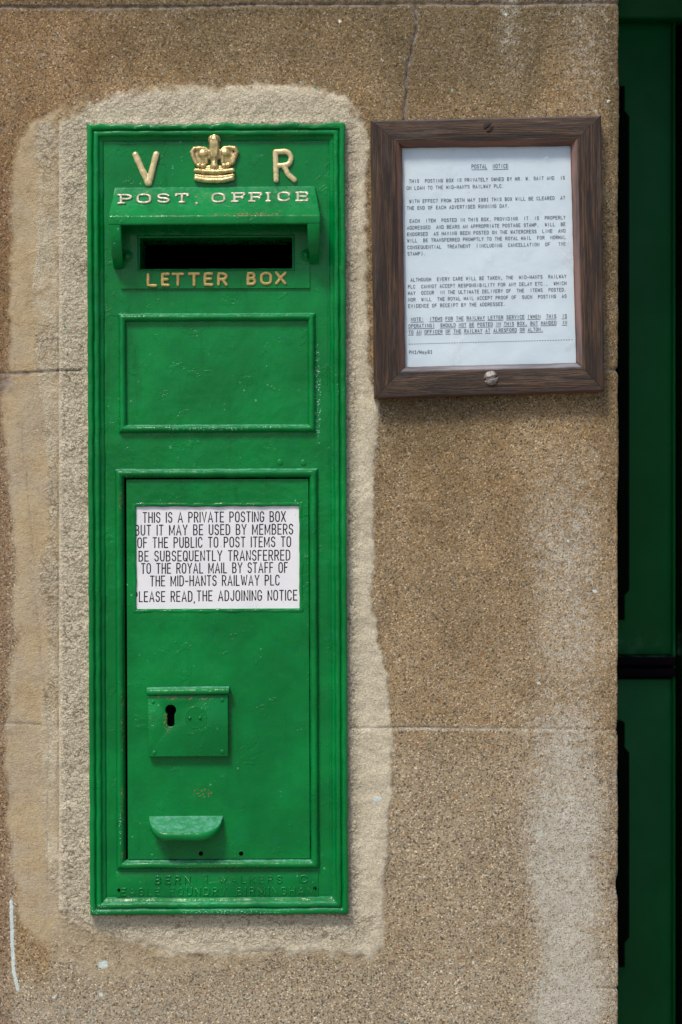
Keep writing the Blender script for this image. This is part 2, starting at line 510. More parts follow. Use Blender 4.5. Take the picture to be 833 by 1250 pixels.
def stone():
    m, t, b, o = new_mat('sandstone and render'); n = N(t)
    tc = n.node('ShaderNodeTexCoord').outputs['Object']
    at = {k: n.attr(k) for k in ('mortar', 'rough', 'tan', 'streak', 'dark', 'gravel', 'joint', 'rust', 'paint')}
    # aggregate grains of the stone
    warp = n.node('ShaderNodeVectorMath', operation='ADD')
    wn = n.node('ShaderNodeVectorMath', operation='SCALE'); n.L.new(n.noise(tc, 300, 2, .5, out=1), wn.inputs[0]); wn.inputs['Scale'].default_value = .0016
    n.L.new(tc, warp.inputs[0]); n.L.new(wn.outputs[0], warp.inputs[1])
    wv = warp.outputs[0]
    v1 = n.vor(wv, 700); s1 = n.node('ShaderNodeSeparateColor'); n.L.new(v1.outputs['Color'], s1.inputs[0])
    v2 = n.vor(wv, 290); s2 = n.node('ShaderNodeSeparateColor'); n.L.new(v2.outputs['Color'], s2.inputs[0])
    big = n.noise(tc, 6, 5, .6); mid = n.noise(tc, 38, 4, .65)
    base = n.mix(n.ramp(big, .35, .68), (.37, .25, .13), (.26, .172, .083))
    base = n.mix(n.ramp(mid, .4, .7, 0, .4), base, (.36, .28, .185))
    g1 = n.cramp(s1.outputs[0], [(0, (.30,)*3), (.12, (.62,)*3), (.3, (.88,)*3), (.6, (1.1,)*3), (.84, (1.38, 1.37, 1.34)), (.955, (2.15, 2.25, 2.4))], 'CONSTANT')
    col = n.mix(n.ramp(mid, .2, .8, .75, 1), base, g1, 'MULTIPLY')
    cloud = n.noise(n.vscale(tc, (1, 1, .55)), 11, 6, .65)
    col = n.mix(n.ramp(cloud, .50, .68, 0, .7), col, n.mix(1, (.46, .345, .21), g1, 'MULTIPLY'))
    col = n.mix(n.ramp(cloud, .46, .32, 0, .65), col, n.mix(1, (.19, .12, .06), g1, 'MULTIPLY'))
    hol = n.math('MULTIPLY', n.math('GREATER_THAN', s2.outputs[2], .905), n.math('LESS_THAN', v2.outputs['Distance'], .33))
    col = n.mix(n.math('MULTIPLY', hol, .7), col, (.05, .035, .02))
    # bigger pebbles, more in the gravelly lower courses
    thr = n.math('SUBTRACT', .93, n.math('MULTIPLY', at['gravel'], .24))
    peb = n.math('MULTIPLY', n.math('GREATER_THAN', s2.outputs[0], thr), n.math('LESS_THAN', v2.outputs['Distance'], .42))
    pcol = n.cramp(s2.outputs[1], [(0, (.08, .06, .05)), (.3, (.3, .14, .06)), (.5, (.45, .24, .1)), (.62, (.5, .42, .34)), (.78, (.62, .6, .62)), (.9, (.13, .1, .1))], 'CONSTANT')
    # lighter, greyer matrix where gravelly
    col = n.mix(n.math('MULTIPLY', at['gravel'], .62), col, n.mix(1, (.45, .395, .30), g1, 'MULTIPLY'))
    col = n.mix(n.math('MULTIPLY', peb, .8), col, pcol)
    # dark stained stone, and a darker band below the notice frame
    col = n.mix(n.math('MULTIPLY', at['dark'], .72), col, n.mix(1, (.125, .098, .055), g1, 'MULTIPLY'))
    col = n.mix(n.math('MULTIPLY', at['rust'], .6), col, n.mix(1, (.22, .12, .06), g1, 'MULTIPLY'))
    # limewashed pale streaks
    sm = n.ramp(n.math('ADD', n.math('ADD', at['streak'], n.math('MULTIPLY', n.math('SUBTRACT', s1.outputs[2], .5), .7)), n.math('MULTIPLY', n.math('SUBTRACT', n.noise(tc, 110, 8, .85), .5), 3.6)), .15, 1.15)
    pale = n.mix(n.ramp(mid, .3, .7), (.55, .535, .475), (.67, .655, .60))
    pits = n.ramp(s1.outputs[1], .0, .22, .45, 1)
    pale = n.mix(1, pale, n.mix(1, (1, 1, 1), n.cramp(s1.outputs[1], [(0, (.42, .36, .3)), (.12, (.75, .72, .68)), (.28, (1, 1, 1))], 'CONSTANT'), 'MULTIPLY'), 'MULTIPLY')
    col = n.mix(n.math('MULTIPLY', sm, .78), col, pale)
    # fine tan render
    tm = n.ramp(n.math('ADD', at['tan'], n.math('MULTIPLY', n.math('SUBTRACT', n.noise(tc, 60, 5, .7), .5), .9)), .3, .75)
    gs = n.mix(n.math('MULTIPLY', n.math('GREATER_THAN', s1.outputs[2], .86), .3), (1, 1, 1), (.55, .5, .45))
    tancol = n.mix(n.ramp(n.noise(tc, 14, 4, .6), .35, .65), (.545, .435, .275), (.50, .425, .32))
    tancol = n.mix(1, tancol, gs, 'MULTIPLY')
    col = n.mix(n.math('MULTIPLY', tm, n.ramp(n.noise(tc, 26, 5, .7), .3, .6, .5, .86)), col, tancol)
    # cream lime mortar
    mm = n.ramp(n.math('ADD', at['mortar'], n.math('MULTIPLY', n.math('SUBTRACT', n.noise(tc, 90, 6, .75), .5), 1.1)), .28, .72)
    mcol = n.mix(n.ramp(n.noise(tc, 20, 5, .65), .38, .66), (.70, .635, .50), (.61, .55, .425))
    mcol = n.mix(1, mcol, gs, 'MULTIPLY')
    mcol = n.mix(n.ramp(n.noise(tc, 520, 3, .8), .36, .64), n.mix(1, mcol, (.74, .72, .68), 'MULTIPLY'), n.mix(1, mcol, (1.08, 1.08, 1.1), 'MULTIPLY'))
    col = n.mix(mm, col, mcol)
    # rough weathered mortar with dirt-filled pits
    wsc = n.node('ShaderNodeVectorMath', operation='SCALE'); n.L.new(n.noise(tc, 150, 4, .7, out=1), wsc.inputs[0]); wsc.inputs['Scale'].default_value = .011
    wad = n.node('ShaderNodeVectorMath', operation='ADD'); n.L.new(tc, wad.inputs[0]); n.L.new(wsc.outputs[0], wad.inputs[1])
    crumb = n.vor(wad.outputs[0], 235)
    cs = n.node('ShaderNodeSeparateColor'); n.L.new(crumb.outputs['Color'], cs.inputs[0])
    worm = n.math('SUBTRACT', 1.0, crumb.outputs['Distance'])
    patch = n.noise(tc, 22, 4, .6)
    rr = n.math('MULTIPLY', at['rough'], n.ramp(patch, .30, .62, .25, 1))
    pit = n.math('MULTIPLY', rr, n.math('MULTIPLY', n.ramp(worm, .50, .40), n.ramp(n.noise(n.vscale(tc, (.7, 1, 1)), 210, 5, .75), .47, .53)))
    col = n.mix(n.math('MULTIPLY', at['rough'], .0), col, (.46, .40, .30))
    col = n.mix(n.math('MULTIPLY', pit, .85), col, (.12, .085, .05))
    # joints, paint
    col = n.mix(n.math('MULTIPLY', at['joint'], .8), col, n.mix(n.ramp(n.noise(tc, 90, 3, .6), .4, .6), (.34, .31, .30), (.10, .085, .08)))
    v3 = n.vor(tc, 36); s3 = n.node('ShaderNodeSeparateColor'); n.L.new(v3.outputs['Color'], s3.inputs[0])
    spot = n.math('MULTIPLY', n.math('GREATER_THAN', s3.outputs[0], .80), n.math('LESS_THAN', n.math('ADD', v3.outputs['Distance'], n.math('MULTIPLY', n.noise(tc, 260, 3, .7), .34)), .225))
    scol = n.cramp(s3.outputs[1], [(0, (.75, .73, .72)), (.88, (.02, .22, .1)), (.95, (.35, .55, .5))], 'CONSTANT')
    col = n.mix(spot, col, scol)
    pm = n.ramp(n.math('ADD', at['paint'], n.math('MULTIPLY', n.math('SUBTRACT', n.noise(tc, 300, 4, .8), .5), 1.7)), .38, .62)
    col = n.mix(pm, col, (.62, .72, .72))
    n.put(b.inputs['Base Color'], col)
    b.inputs['Roughness'].default_value = .92
    b.inputs['Specular IOR Level'].default_value = .25
    # relief
    inv = n.math('SUBTRACT', 1.0, mm)
    nb = n.bump(n.math('MULTIPLY', s1.outputs[0], n.ramp(v1.outputs['Distance'], .6, .1)), .0009, .75)
    nb = n.bump(n.noise(tc, 700, 4, .7), .0011, .8, nb)
    nb = n.bump(n.noise(tc, 160, 6, .7), .0015, .6, nb)
    nb = n.bump(n.math('MULTIPLY', n.math('ADD', n.math('MULTIPLY', at['rough'], .9), .1), n.ramp(worm, .25, .85)), .0013, 1.0, nb)
    nb = n.bump(n.math('MULTIPLY', n.math('MULTIPLY', hol, inv), -.9), .0014, 1.0, nb)
    n.put(b.inputs['Normal'], nb)
    return m
M_stone = stone()

# ------------------------------------------------------------------ pavement
def pavement_mat():
    m, t, b, o = new_mat('pavement'); n = N(t)
    tc = n.node('ShaderNodeTexCoord').outputs['Object']
    n.put(b.inputs['Base Color'], n.mix(n.noise(tc, 4, 6, .6), (.20, .19, .17), (.30, .28, .25)))
    b.inputs['Roughness'].default_value = .9
    n.put(b.inputs['Normal'], n.bump(n.noise(tc, 120, 4, .6), .004))
    return m
g = MB(); g.add([(-60,-60,0),(60,-60,0),(60,60,0),(-60,60,0)], [(0,1,2,3)])
pv = g.obj('pavement', pavement_mat(), None, False)
pv['kind'] = 'structure'

# ------------------------------------------------------------------ stone wall (numpy height field)
def vnoise(x, y, sc, seed):
    """smooth value noise, sc = cell size in px"""
    r = np.random.default_rng(seed).random((512, 512)).astype(np.float32)
    u = x / sc + 100; v = y / sc + 100
    i = np.floor(u).astype(int); j = np.floor(v).astype(int)
    fu = u - i; fv = v - j
    fu = fu*fu*(3-2*fu); fv = fv*fv*(3-2*fv)
    i %= 511; j %= 511
    return (r[i, j]*(1-fu)*(1-fv) + r[i+1, j]*fu*(1-fv) + r[i, j+1]*(1-fu)*fv + r[i+1, j+1]*fu*fv)
def fbm(x, y, sc, seed, o=4, k=.5):
    s = 0; a = 1; t = 0
    for q in range(o):
        s = s + a*vnoise(x, y, sc/2**q, seed+q); t += a; a *= k
    return s/t - .5
def sdpoly(x, y, P):
    """signed distance, positive inside"""
    d = np.full(x.shape, 1e9); ins = np.zeros(x.shape, bool)
    n = len(P)
    for k in range(n):
        ax, ay = P[k]; bx, by = P[(k+1) % n]
        ex, ey = bx-ax, by-ay
        t = np.clip(((x-ax)*ex + (y-ay)*ey)/(ex*ex+ey*ey+1e-9), 0, 1)
        d = np.minimum(d, (x-ax-t*ex)**2 + (y-ay-t*ey)**2)
        c = ((ay > y) != (by > y)) & (x < (bx-ax)*(y-ay)/((by-ay) if by != ay else 1e-9) + ax)
        ins ^= c
    d = np.sqrt(d)
    return np.where(ins, d, -d)
def sdline(x, y, P):
    d = np.full(x.shape, 1e9)
    for (ax, ay), (bx, by) in zip(P[:-1], P[1:]):
        ex, ey = bx-ax, by-ay
        t = np.clip(((x-ax)*ex + (y-ay)*ey)/(ex*ex+ey*ey+1e-9), 0, 1)
        d = np.minimum(d, np.hypot(x-ax-t*ex, y-ay-t*ey))
    return d
def sstep(a, b, v):
    t = np.clip((v-a)/(b-a), 0, 1); return t*t*(3-2*t)

STEP = 1.7
EDGE = 757.0
RAD = 5.0
us = np.concatenate([np.arange(-1000, -320, 40.), np.arange(-320, -8, 12.), np.arange(-8, EDGE-RAD, STEP),
                     EDGE-RAD + np.linspace(0, RAD*math.pi/2, 7)[0:], EDGE-RAD+RAD*math.pi/2 + np.array([3, 7, 12, 20, 35, 60, 100, 160, 230, 300, 345.])])
ws = np.concatenate([np.arange(-700, -340, 40.), np.arange(-340, -8, 14.), np.arange(-8, 1262, STEP), np.arange(1264, 1980, 16.)])
U, V = np.meshgrid(us, ws, indexing='ij')
s0 = EDGE - RAD
arcL = RAD*math.pi/2
ang = np.clip((U - s0)/RAD, 0, math.pi/2)
X = np.where(U <= s0, U, s0 + RAD*np.sin(ang))
Yd = np.where(U <= s0, 0, RAD*(1-np.cos(ang))) + np.clip(U - s0 - arcL, 0, None)     # mm behind the face
nx = np.sin(ang); nyf = np.cos(ang)
Pxx = np.where(U > s0 + arcL, U - 0, U)       # texture coordinate
XX, YY = Pxx, V

wob = fbm(XX, YY, 30, 5, 3)*10
M1 = [(73,150),(100,128),(150,112),(200,104),(260,106),(330,105),(385,110),(420,122),(441,140),(449,165),(447,300),(450,440),(457,480),(464,500),
      (461,540),(455,600),(457,650),(454,740),(463,790),(472,830),(478,880),(478,960),(470,1040),(467,1100),(466,1150),(452,1166),(380,1160),(300,1160),(230,1164),(190,1155),(150,1143),(110,1130),(95,1118),(73,1112)]
sdM = sdpoly(XX, YY, M1) + wob*.45
sdM = sdM + fbm(XX, YY, 11, 205, 4, .6)*9
mortar = sstep(-9, 8, sdM)
mortar = np.where(YY < 150, sstep(-20, 24, sdM + fbm(XX, YY, 22, 215, 5, .65)*26), mortar)
mortar = np.where((YY > 1116) & (YY < 2000), sstep(-16, 12, sdM + fbm(XX, YY, 22, 216, 5, .65)*16), mortar)
medge = np.where((YY > 150) & (YY < 1112) & (XX < 260), sstep(72.0, 73.5, XX), sstep(-2.5, 2.5, sdM))
sharp_left = sstep(72.0, 73.5, XX + .6*np.sin(YY/90.))
inL = (YY > 150) & (YY < 1112)
mortar = np.where(inL & (XX < 260), sharp_left, mortar)
roughL = sdpoly(XX, YY, [(44,150),(73,140),(73,1130),(52,1000),(46,900),(58,820),(56,740),(46,700),(60,620),(50,500),(42,430),(40,330),(46,240)]) + wob*1.2
rough = sstep(-4, 5, roughL)
nearbox = sdpoly(XX, YY, [(109,152),(423,150),(426,1118),(110,1118)])
mortar = np.where(inL & (XX < 74), np.maximum(mortar, rough*(.50 + .5*fbm(XX, YY, 40, 311, 4))), mortar)
rough2 = np.where(XX < 266, sstep(-38, -30, nearbox)*.9, sstep(-17, -6, nearbox + wob*.6)*.9)
rough2 = np.where(YY < 150, sstep(-48, -25, nearbox + wob)*.6, rough2)
rough2 = np.where(YY > 1116, sstep(-45, -20, nearbox + wob)*.85, rough2)
rough = np.maximum(rough*np.clip(.45 + 2.2*fbm(XX, YY, 60, 312, 3), .15, .9), rough2)
T = [(34,150),(55,140),(74,130),(120,1100),(250,1120),(440,1120),(470,1150),(450,1172),(380,1178),(300,1180),(220,1195),(200,1205),(110,1200),(60,1180),(25,1130),(8,1000),(10,880),(18,800),(20,700),(12,600),(2,500),(10,455),(12,350),(14,250),(22,190)]
tan = sstep(-14, 14, sdpoly(XX, YY, T) + wob*1.8)
halo = np.clip(sstep(-34, 0, sdM + wob*2)*.5, 0, 1)
tan = tan*(1 - .5*sstep(1120, 1160, YY))
tan = np.maximum(tan, np.where((YY > 1100) | (XX < 110), halo, halo*.45))
# pale streaks
wb2 = fbm(XX, YY, 70, 141, 4)*60
st1 = np.exp(-(np.abs(XX - 692 + wb2*.5)/46)**3) * (.5*sstep(480, 620, YY) + .5*sstep(820, 1080, YY))
st2 = np.exp(-((XX - 622)/14)**2) * .5 * sstep(160, 0, YY) + np.exp(-((XX - 715)/26)**2)*.4*sstep(420, 20, YY)
st3 = np.exp(-((XX - 560)/60)**2)*.22*sstep(700, 1200, YY)
low = .4*sstep(1150, 1250, YY)*np.exp(-((XX-120)/220)**2)
streak = np.clip(st1*1.15 + st2 + st3 + low + fbm(XX, YY, 60, 41)*.6*(st1 + st2 + .3), 0, 1)
# white bloom by the joint
streak = np.maximum(streak, .9*np.exp(-((YY - 889.5)/2.2)**2)*sstep(470, 490, XX)*sstep(712, 690, XX))
gravel = np.clip(.25*sstep(520, 760, YY) + .5*sstep(860, 960, YY) + .5*sstep(1165, 1200, YY), 0, 1) * (XX > 60) + (XX < 20)*.8*sstep(400, 600, YY)
gravel = np.where((XX <= 60) & (XX >= 20), sstep(1165, 1220, YY), gravel)
gravel = gravel*(1 - .8*mortar)
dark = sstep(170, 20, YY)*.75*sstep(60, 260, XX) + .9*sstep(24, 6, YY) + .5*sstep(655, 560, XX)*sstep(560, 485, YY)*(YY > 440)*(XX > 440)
dark = dark + .75*np.exp(-((XX-750)/18)**2)*sstep(760, 120, YY) + .35*sstep(735, 757, XX)*sstep(700, 400, YY)
dark = dark + .3*sstep(440, 480, XX)*sstep(1000, 500, YY)*sstep(680, 640, XX)
dark = dark + .55*np.exp(-((XX - 655 + 3*np.sin(YY/60.))/11)**2)*sstep(12, 40, YY)*sstep(150, 60, YY)
dark = dark + .5*sstep(512, 484, YY)*(YY > 470)*(XX > 455)*(XX < 742)  # darker band just below the notice frame, fading downward
dark = np.clip(dark + fbm(XX, YY, 90, 61)*.7*(dark > .05), 0, 1)
rust = sstep(26, 4, XX + wob*.8)*.9*(YY > 180) + .55*sstep(190, 60, XX)*sstep(300, 100, YY) + sstep(12, 0, XX)*.3
rust = rust + 1.2*np.exp(-((XX-642)/3.5)**2 - ((YY-1024)/9)**2)
rust = np.clip(rust*(.6 + 1.2*(fbm(XX, YY, 50, 71)+.3)), 0, 1)*(1-mortar)
# joints and cracks
jt = []
wl = fbm(XX, YY, 40, 81, 3)*5
wl2 = fbm(XX, YY, 9, 85, 3)*3.0
def joint(P, wd, depth, key=None):
    d = np.abs(sdline(XX, YY + wl*.5 + wl2*.5, P) if abs(P[0][1]-P[-1][1]) < 60 else sdline(XX + wl + wl2, YY, P))
    g = np.exp(-(d/wd)**2)
    jt.append((g, depth)); return g
jtop = joint([(-1100,9),(0,9),(190,9),(350,5.5),(760,4)], 2.0, 2.2)
j455 = joint([(-1100,455),(22,455),(46,454),(100,452)], 1.5, 2.2)
j455r = joint([(735,452),(762,451)], 1.6, 2.0)
j885l = joint([(-1100,884),(0,884),(50,884)], 1.1, 1.4)
j888 = joint([(428,888),(480,889),(600,889),(700,890),(752,891),(762,891)], 1.1, 1.4)
crack = joint([(509,8),(507,40),(501,70),(497,92),(497,112),(493,142),(490,170),(488,300)], 1.5, 3.2)
crk2 = joint([(56,1130),(60,900),(42,700),(30,560),(26,520)], .8, .5)*.4
j1205 = joint([(725,1206),(762,1207)], 1.0, 1.0)
jlow = joint([(-1100,1325),(762,1325)], 1.8, 2.2)
edgecut = joint([(73,150),(72.5,400),(73,1100)], .9, .9)
lens = np.exp(-((XX-28)/7)**4 - ((YY-456)/2.2)**2)
chunk = np.exp(-((XX-8)/11)**4 - ((YY-468)/12)**4)*.6
jmask = np.clip(jtop*.8 + j455*.75 + lens + chunk + crack*1.3 + j885l*.8 + j888*.6*(XX < 480) + j1205*.5 + j455r*.7 + jlow + crk2 + edgecut*.35*inL, 0, 1)
paint = np.exp(-(sdline(XX, YY, [(14,1100),(15,1150),(17,1185),(22,1208)])/2.1)**2)*1.2
paint = np.maximum(paint, 1.2*np.exp(-((XX-461)/5)**4 - ((YY-975)/3)**4))
WX = XX + fbm(XX, YY, 5, 301, 3, .7)*6; WY = YY + fbm(XX, YY, 5, 302, 3, .7)*6
for (cx, cy, r) in ((126,1177,6),(66,1217,3),(124,1250-36,2.5),(618,17,3.2),(742,123,2.5),(726,722,3),(694,660,2.5),(657,835,2.4)):
    paint = np.maximum(paint, 1.1*np.exp(-(((WX-cx)**2 + ((WY-cy)*1.3)**2)/r**2)))
# worn arris: the corner is eaten back here and there
eat = 1.2*sstep(0, 900, YY) + 2.0*np.exp(-((YY-889)/8)**2) + 2.2*np.exp(-((YY-452)/3.5)**2) + 3.0*np.exp(-((YY-1080)/12)**2) + 1.8*np.exp(-((YY-1207)/2.5)**2)
eat = eat + 2.2*(fbm(YY*0, YY, 34, 91, 5, .6))+ .8
onc = sstep(EDGE-16, EDGE-2, U)
# relief
h = fbm(XX, YY, 70, 15, 3)*2.2 + fbm(XX, YY, 9, 21, 3)*1.0*(1-.4*tan) + fbm(XX, YY, 4, 25, 2)*.5
h = h + medge*1.4 + mortar*(1.6 + fbm(XX, YY, 16, 31, 4, .6)*3.0 + fbm(XX*.35, YY, 14, 37, 3)*1.4) + sstep(0,1,halo)*.5 + .6*rough
pits_ = np.clip(-fbm(XX*1.3, YY, 8, 35, 4, .65) - .08, 0, 1)
h = h - rough*pits_*4.5
h = h + (tan*(1-mortar))*.9 + .2*np.clip(paint, 0, 1)
for gg, dp in jt: h = h - gg*dp
h = h*sstep(0, 1, np.ones_like(h))
# press mortar up against the iron flange
h = h + 3.0*sstep(-9, 2, nearbox)*(.5 + 1.3*(fbm(XX, YY, 12, 95)+.2))
h = np.where(nearbox > 3, np.minimum(h, 4.0), h)
disp = h - eat*onc*1.0
Xm = X + nx*(disp) - onc*0
Ym = Yd - nyf*disp
Zm = EYE*1000 + (625 - V)
co = np.stack([(Xm-416.5)/1000, Ym/1000, Zm/1000], -1)
co[..., 2] = np.maximum(co[..., 2], -.01)
nu, nv = U.shape
idx = np.arange(nu*nv).reshape(nu, nv)
quads = np.stack([idx[:-1, :-1], idx[:-1, 1:], idx[1:, 1:], idx[1:, :-1]], -1).reshape(-1, 4)
fc = lambda A: (.25*(A[:-1, :-1] + A[:-1, 1:] + A[1:, 1:] + A[1:, :-1])).reshape(-1)
fx, fy, fm = fc(XX), fc(YY), fc(mortar)
hole = (fx > 124) & (fx < 408) & (fy > 168) & (fy < 1100)
crx = np.interp(fy, [8,40,70,92,112,142,170,455], [509,507,501,497,497,493,490,488])
part = np.zeros(len(fx), int)
part[(fy < 6)] = 1
part[(fy >= 6) & (fy < 455) & (fx < crx)] = 2
part[(fy >= 6) & (fy < 455) & (fx >= crx)] = 3
part[(fy >= 455) & (fy < 887) & (fx < 265)] = 4
part[(fy >= 455) & (fy < 887) & (fx >= 265)] = 5
part[(fy >= 887) & (fy < 1325)] = 6
part[(fy >= 1325)] = 7
part[fm > .5] = 8
part[hole] = 0
wall = empty('stone_wall', (0, 0, 0), 'brown sandstone block wall with cream mortar round the green letter box', 'wall')
ATT = dict(mortar=mortar, rough=rough, tan=tan, streak=streak, dark=dark, gravel=gravel, joint=jmask, rust=rust, paint=paint)
cof = co.reshape(-1, 3)
def sub_mesh(name, fsel):
    q = quads[fsel]
    used, inv = np.unique(q, return_inverse=True)
    inv = inv.reshape(-1)
    me = bpy.data.meshes.new(name)
    me.vertices.add(len(used)); me.vertices.foreach_set('co', cof[used].astype(np.float32).reshape(-1))
    me.loops.add(len(inv)); me.loops.foreach_set('vertex_index', inv.astype(np.int32))
    me.polygons.add(len(q)); me.polygons.foreach_set('loop_start', np.arange(0, len(inv), 4, dtype=np.int32))
    me.polygons.foreach_set('use_smooth', np.ones(len(q), bool))
    me.update(calc_edges=True)
    for k, A in ATT.items():
        a = me.attributes.new(k, 'FLOAT', 'POINT')
        a.data.foreach_set('value', np.clip(A, 0, 1).reshape(-1)[used].astype(np.float32))
    me.materials.append(M_stone)
    o = bpy.data.objects.new(name, me); C.objects.link(o); o.parent = wall
    return o
for k in range(1, 8): sub_mesh('stone', part == k)
sub_mesh('mortar_surround', part == 8)

# far side of the doorway and the lintel over it
def block(x0_, y0_, x1_, y1_):
    a = W(x0_, y1_); b2 = W(x1_, y0_)
    m_ = MB(); m_.box((a.x, .001, a.z), (b2.x, .36, b2.z))
    bevel(m_.obj('stone', M_stone, wall), .005, 3)
block(764, -700, 1090, -210)
for ya, yb in ((-700, 7), (9.5, 454), (456.5, 887), (889.5, 1324), (1326.5, 1975)): block(1092.5, ya, 1560, yb)

# ------------------------------------------------------------------ letter box
box = empty('letter_box', BOXC, 'green cast iron wall letter box with gold crown and lettering', 'letter box')
box.rotation_euler = (0, -BOX_ANG, 0)

def rc(x0, y0, x1, y1, h):
    cx, cy = (x0+x1)/2, (y0+y1)/2
    return (LB(x0, cy, h).x, LB(cx, y1, h).z, LB(x1, cy, h).x, LB(cx, y0, h).z)

# outer flange moulding
outer = rc(107.5, 150.5, 423.5, 1117, 16)
prof = [(0,-3),(0,12),(.4,14.6),(1.6,16),(5.2,16),(6.3,15.2),(7,12.4),(8,12),(8.8,14),(10,14.8),(13.2,14.6),(14.2,13.2),(15,10.6),(17.2,9.6),(19,8.4),(20,6.6),(21,6.6),(23,7)]
mb = sweep_frame(outer, prof, (90, 260), .0007, 55)
x0, z0, x1, z1 = outer
# ragged top edge, caked with old paint and mortar
for v in mb.v:
    if v.z > z1 - .006:
        v.z += .0034*mn.noise(Vector((v.x*38, 0, 3))) + .0016*mn.noise(Vector((v.x*120, 1, 3)))
flange = mb.obj('flange', M_green, box, True, 55)
fi = (x0+.0225, z0+.0225, x1-.0225, z1-.0225)
slot = rc(171, 290, 357, 329, 9)
dooro = rc(152.5, 583, 379.5, 1050.5, 8)
mb = MB()
plate_with_holes(mb, fi, [slot, dooro], 7, 60)
mb.obj('front_plate', M_green, box, False)
# hollow iron carcass behind
mb = MB()
a = (x0+.02, z0+.03, x1-.02, z1-.03)
mb.add([(a[0],-.003,a[1]),(a[2],-.003,a[1]),(a[2],-.003,a[3]),(a[0],-.003,a[3]),(a[0],.22,a[1]),(a[2],.22,a[1]),(a[2],.22,a[3]),(a[0],.22,a[3])],
       [(0,4,5,1),(1,5,6,2),(2,6,7,3),(3,7,4,0),(4,7,6,5)])
mb.obj('carcass', M_black, box, False)

bead = [(0,6.8),(.6,7.6),(1.2,10.2),(2.6,12.8),(4.4,14.2),(6.2,14.2),(8,13),(9.4,10.4),(10.2,7.6),(10.6,6),(10.8,5)]
up = rc(144.5, 382, 386, 528.5, 9)
sweep_frame(up, bead, (60, 40), .00045, 60).obj('panel_moulding', M_green, box, True, 60)
df = rc(141, 572, 389.5, 1061, 9)
bead2 = [(0,6.8),(.6,7.8),(1.2,10.6),(2.6,13),(4.4,14.4),(6.4,14.4),(8.4,13.4),(10,11),(11,8),(11.3,5),(11.4,-8)]
sweep_frame(df, bead2, (60, 120), .00045, 60).obj('door_moulding', M_green, box, True, 60)

# door with recess for the enamel sign
dr = rc(155.5, 585, 377.5, 1048.5, 8)
sg = rc(166, 617, 366, 743, 6)
mb = MB()
plate_with_holes(mb, dr, [sg], 8, 3.2)
mb.add([(dr[0],-.008,dr[1]),(dr[2],-.008,dr[1]),(dr[2],-.008,dr[3]),(dr[0],-.008,dr[3]),(dr[0],.004,dr[1]),(dr[2],.004,dr[1]),(dr[2],.004,dr[3]),(dr[0],.004,dr[3])],
       [(0,1,5,4),(1,2,6,5),(2,3,7,6),(3,0,4,7)])
door = mb.obj('door', M_green, box, False)
# rounded paint-clogged lip round the sign
sgo = (sg[0]-.0042, sg[1]-.0050, sg[2]+.0042, sg[3]+.0034)
sweep_frame(sgo, [(0,7.8),(.5,8.2),(1.6,8.5),(3,8.7),(4.0,8.3),(4.6,7.2),(4.8,4.6)], (50, 34), .0009, 90).obj('sign_lip', M_green, door, True, 60)
# plain seam behind the door edge
mb = MB(); mb.box((df[0]+.004, .002, df[1]+.004), (df[2]-.004, .006, df[3]-.004)); 
mb.obj('door_seam', M_black, box, False)
# enamel sign and its lettering
mb = MB(); mb.box((sg[0]-.0035, -.0054, sg[1]-.003), (sg[2]+.0035, -.0052+.0008, sg[3]+.0025))
sign = mb.obj('enamel_sign', M_enamel, door, False)
mb = MB()
SIGN = [("THIS IS A PRIVATE POSTING BOX", 175, 348.5, 637.8), ("BUT IT MAY BE USED BY MEMBERS", 165.5, 357.5, 653.3),
        ("OF THE PUBLIC TO POST ITEMS TO", 168.5, 355, 668.6), ("BE SUBSEQUENTLY TRANSFERRED", 170, 354, 685),
        ("TO THE ROYAL MAIL BY STAFF OF", 173, 351, 700), ("THE MID-HANTS RAILWAY PLC", 184, 341, 715.3)]
hh = 5.45
k = 0
for (tx, a, b_, yb) in SIGN:
    for ch, sts in layout(tx, a, b_, yb, 12.0, .0075, .27, ws=.86):
        for s in sts:
            ribbon(mb, s, 1.45, hh + .04*(k % 3), LB); k += 1
for (tx, a, b_, yb) in (("PLEASE READ", 163.5, 234.5, 734.5), ("THE ADJOINING NOTICE", 241, 362.5, 733.4)):
    for ch, sts in layout(tx, a, b_, yb, 12.0, .0075, .27, ws=.86):
        for s in sts:
            ribbon(mb, s, 1.45, hh + .04*(k % 3), LB); k += 1
ribbon(mb, [(237.4, 736.2), (237.4, 734.8)], 1.5, hh, LB)
mb.obj('lettering', M_ink, sign, False)

# hood over the slot
H0, H1 = 8, 50
def hood_pt(px, s, lift=0.0):
    """point on the sloping top of the hood; s 0 at the root .. 1 at the front edge"""
    y = 228.5 + 34.5*s; hh_ = H0 + (H1-H0)*s
    return LB(px, y, hh_) + hn*lift/1000
a_ = LB(262, 228.5, H0); b_ = LB(262, 263, H1)
sd = (b_-a_).normalized()
hn = Vector((1,0,0)).cross(sd); hn = hn if hn.z > 0 else -hn
tl, tr = LB(139.5, 229, H0), LB(385, 227, H0)
fl, fr = LB(132, 264, H1), LB(391.5, 262.5, H1)
lip = Vector((0, 0, -.0115))
mb = MB()
NX = 40
rows = []
for (fa, fb, dz, dy) in ((tl, tr, 0, .004), (tl, tr, 0, 0), (tl.lerp(fl,.33), tr.lerp(fr,.33), 0, 0), (tl.lerp(fl,.66), tr.lerp(fr,.66), 0, 0), (fl, fr, 0, 0), (fl, fr, -.0105, 0), (fl, fr, -.0105, .007), (tl, tr, -.022, 0), (tl, tr, -.022, .004)):
    rows.append([fa.lerp(fb, i/NX) + Vector((0, dy, dz)) for i in range(NX+1)])
rows.append(rows[0])
mb.grid(rows)
n_ = NX + 1
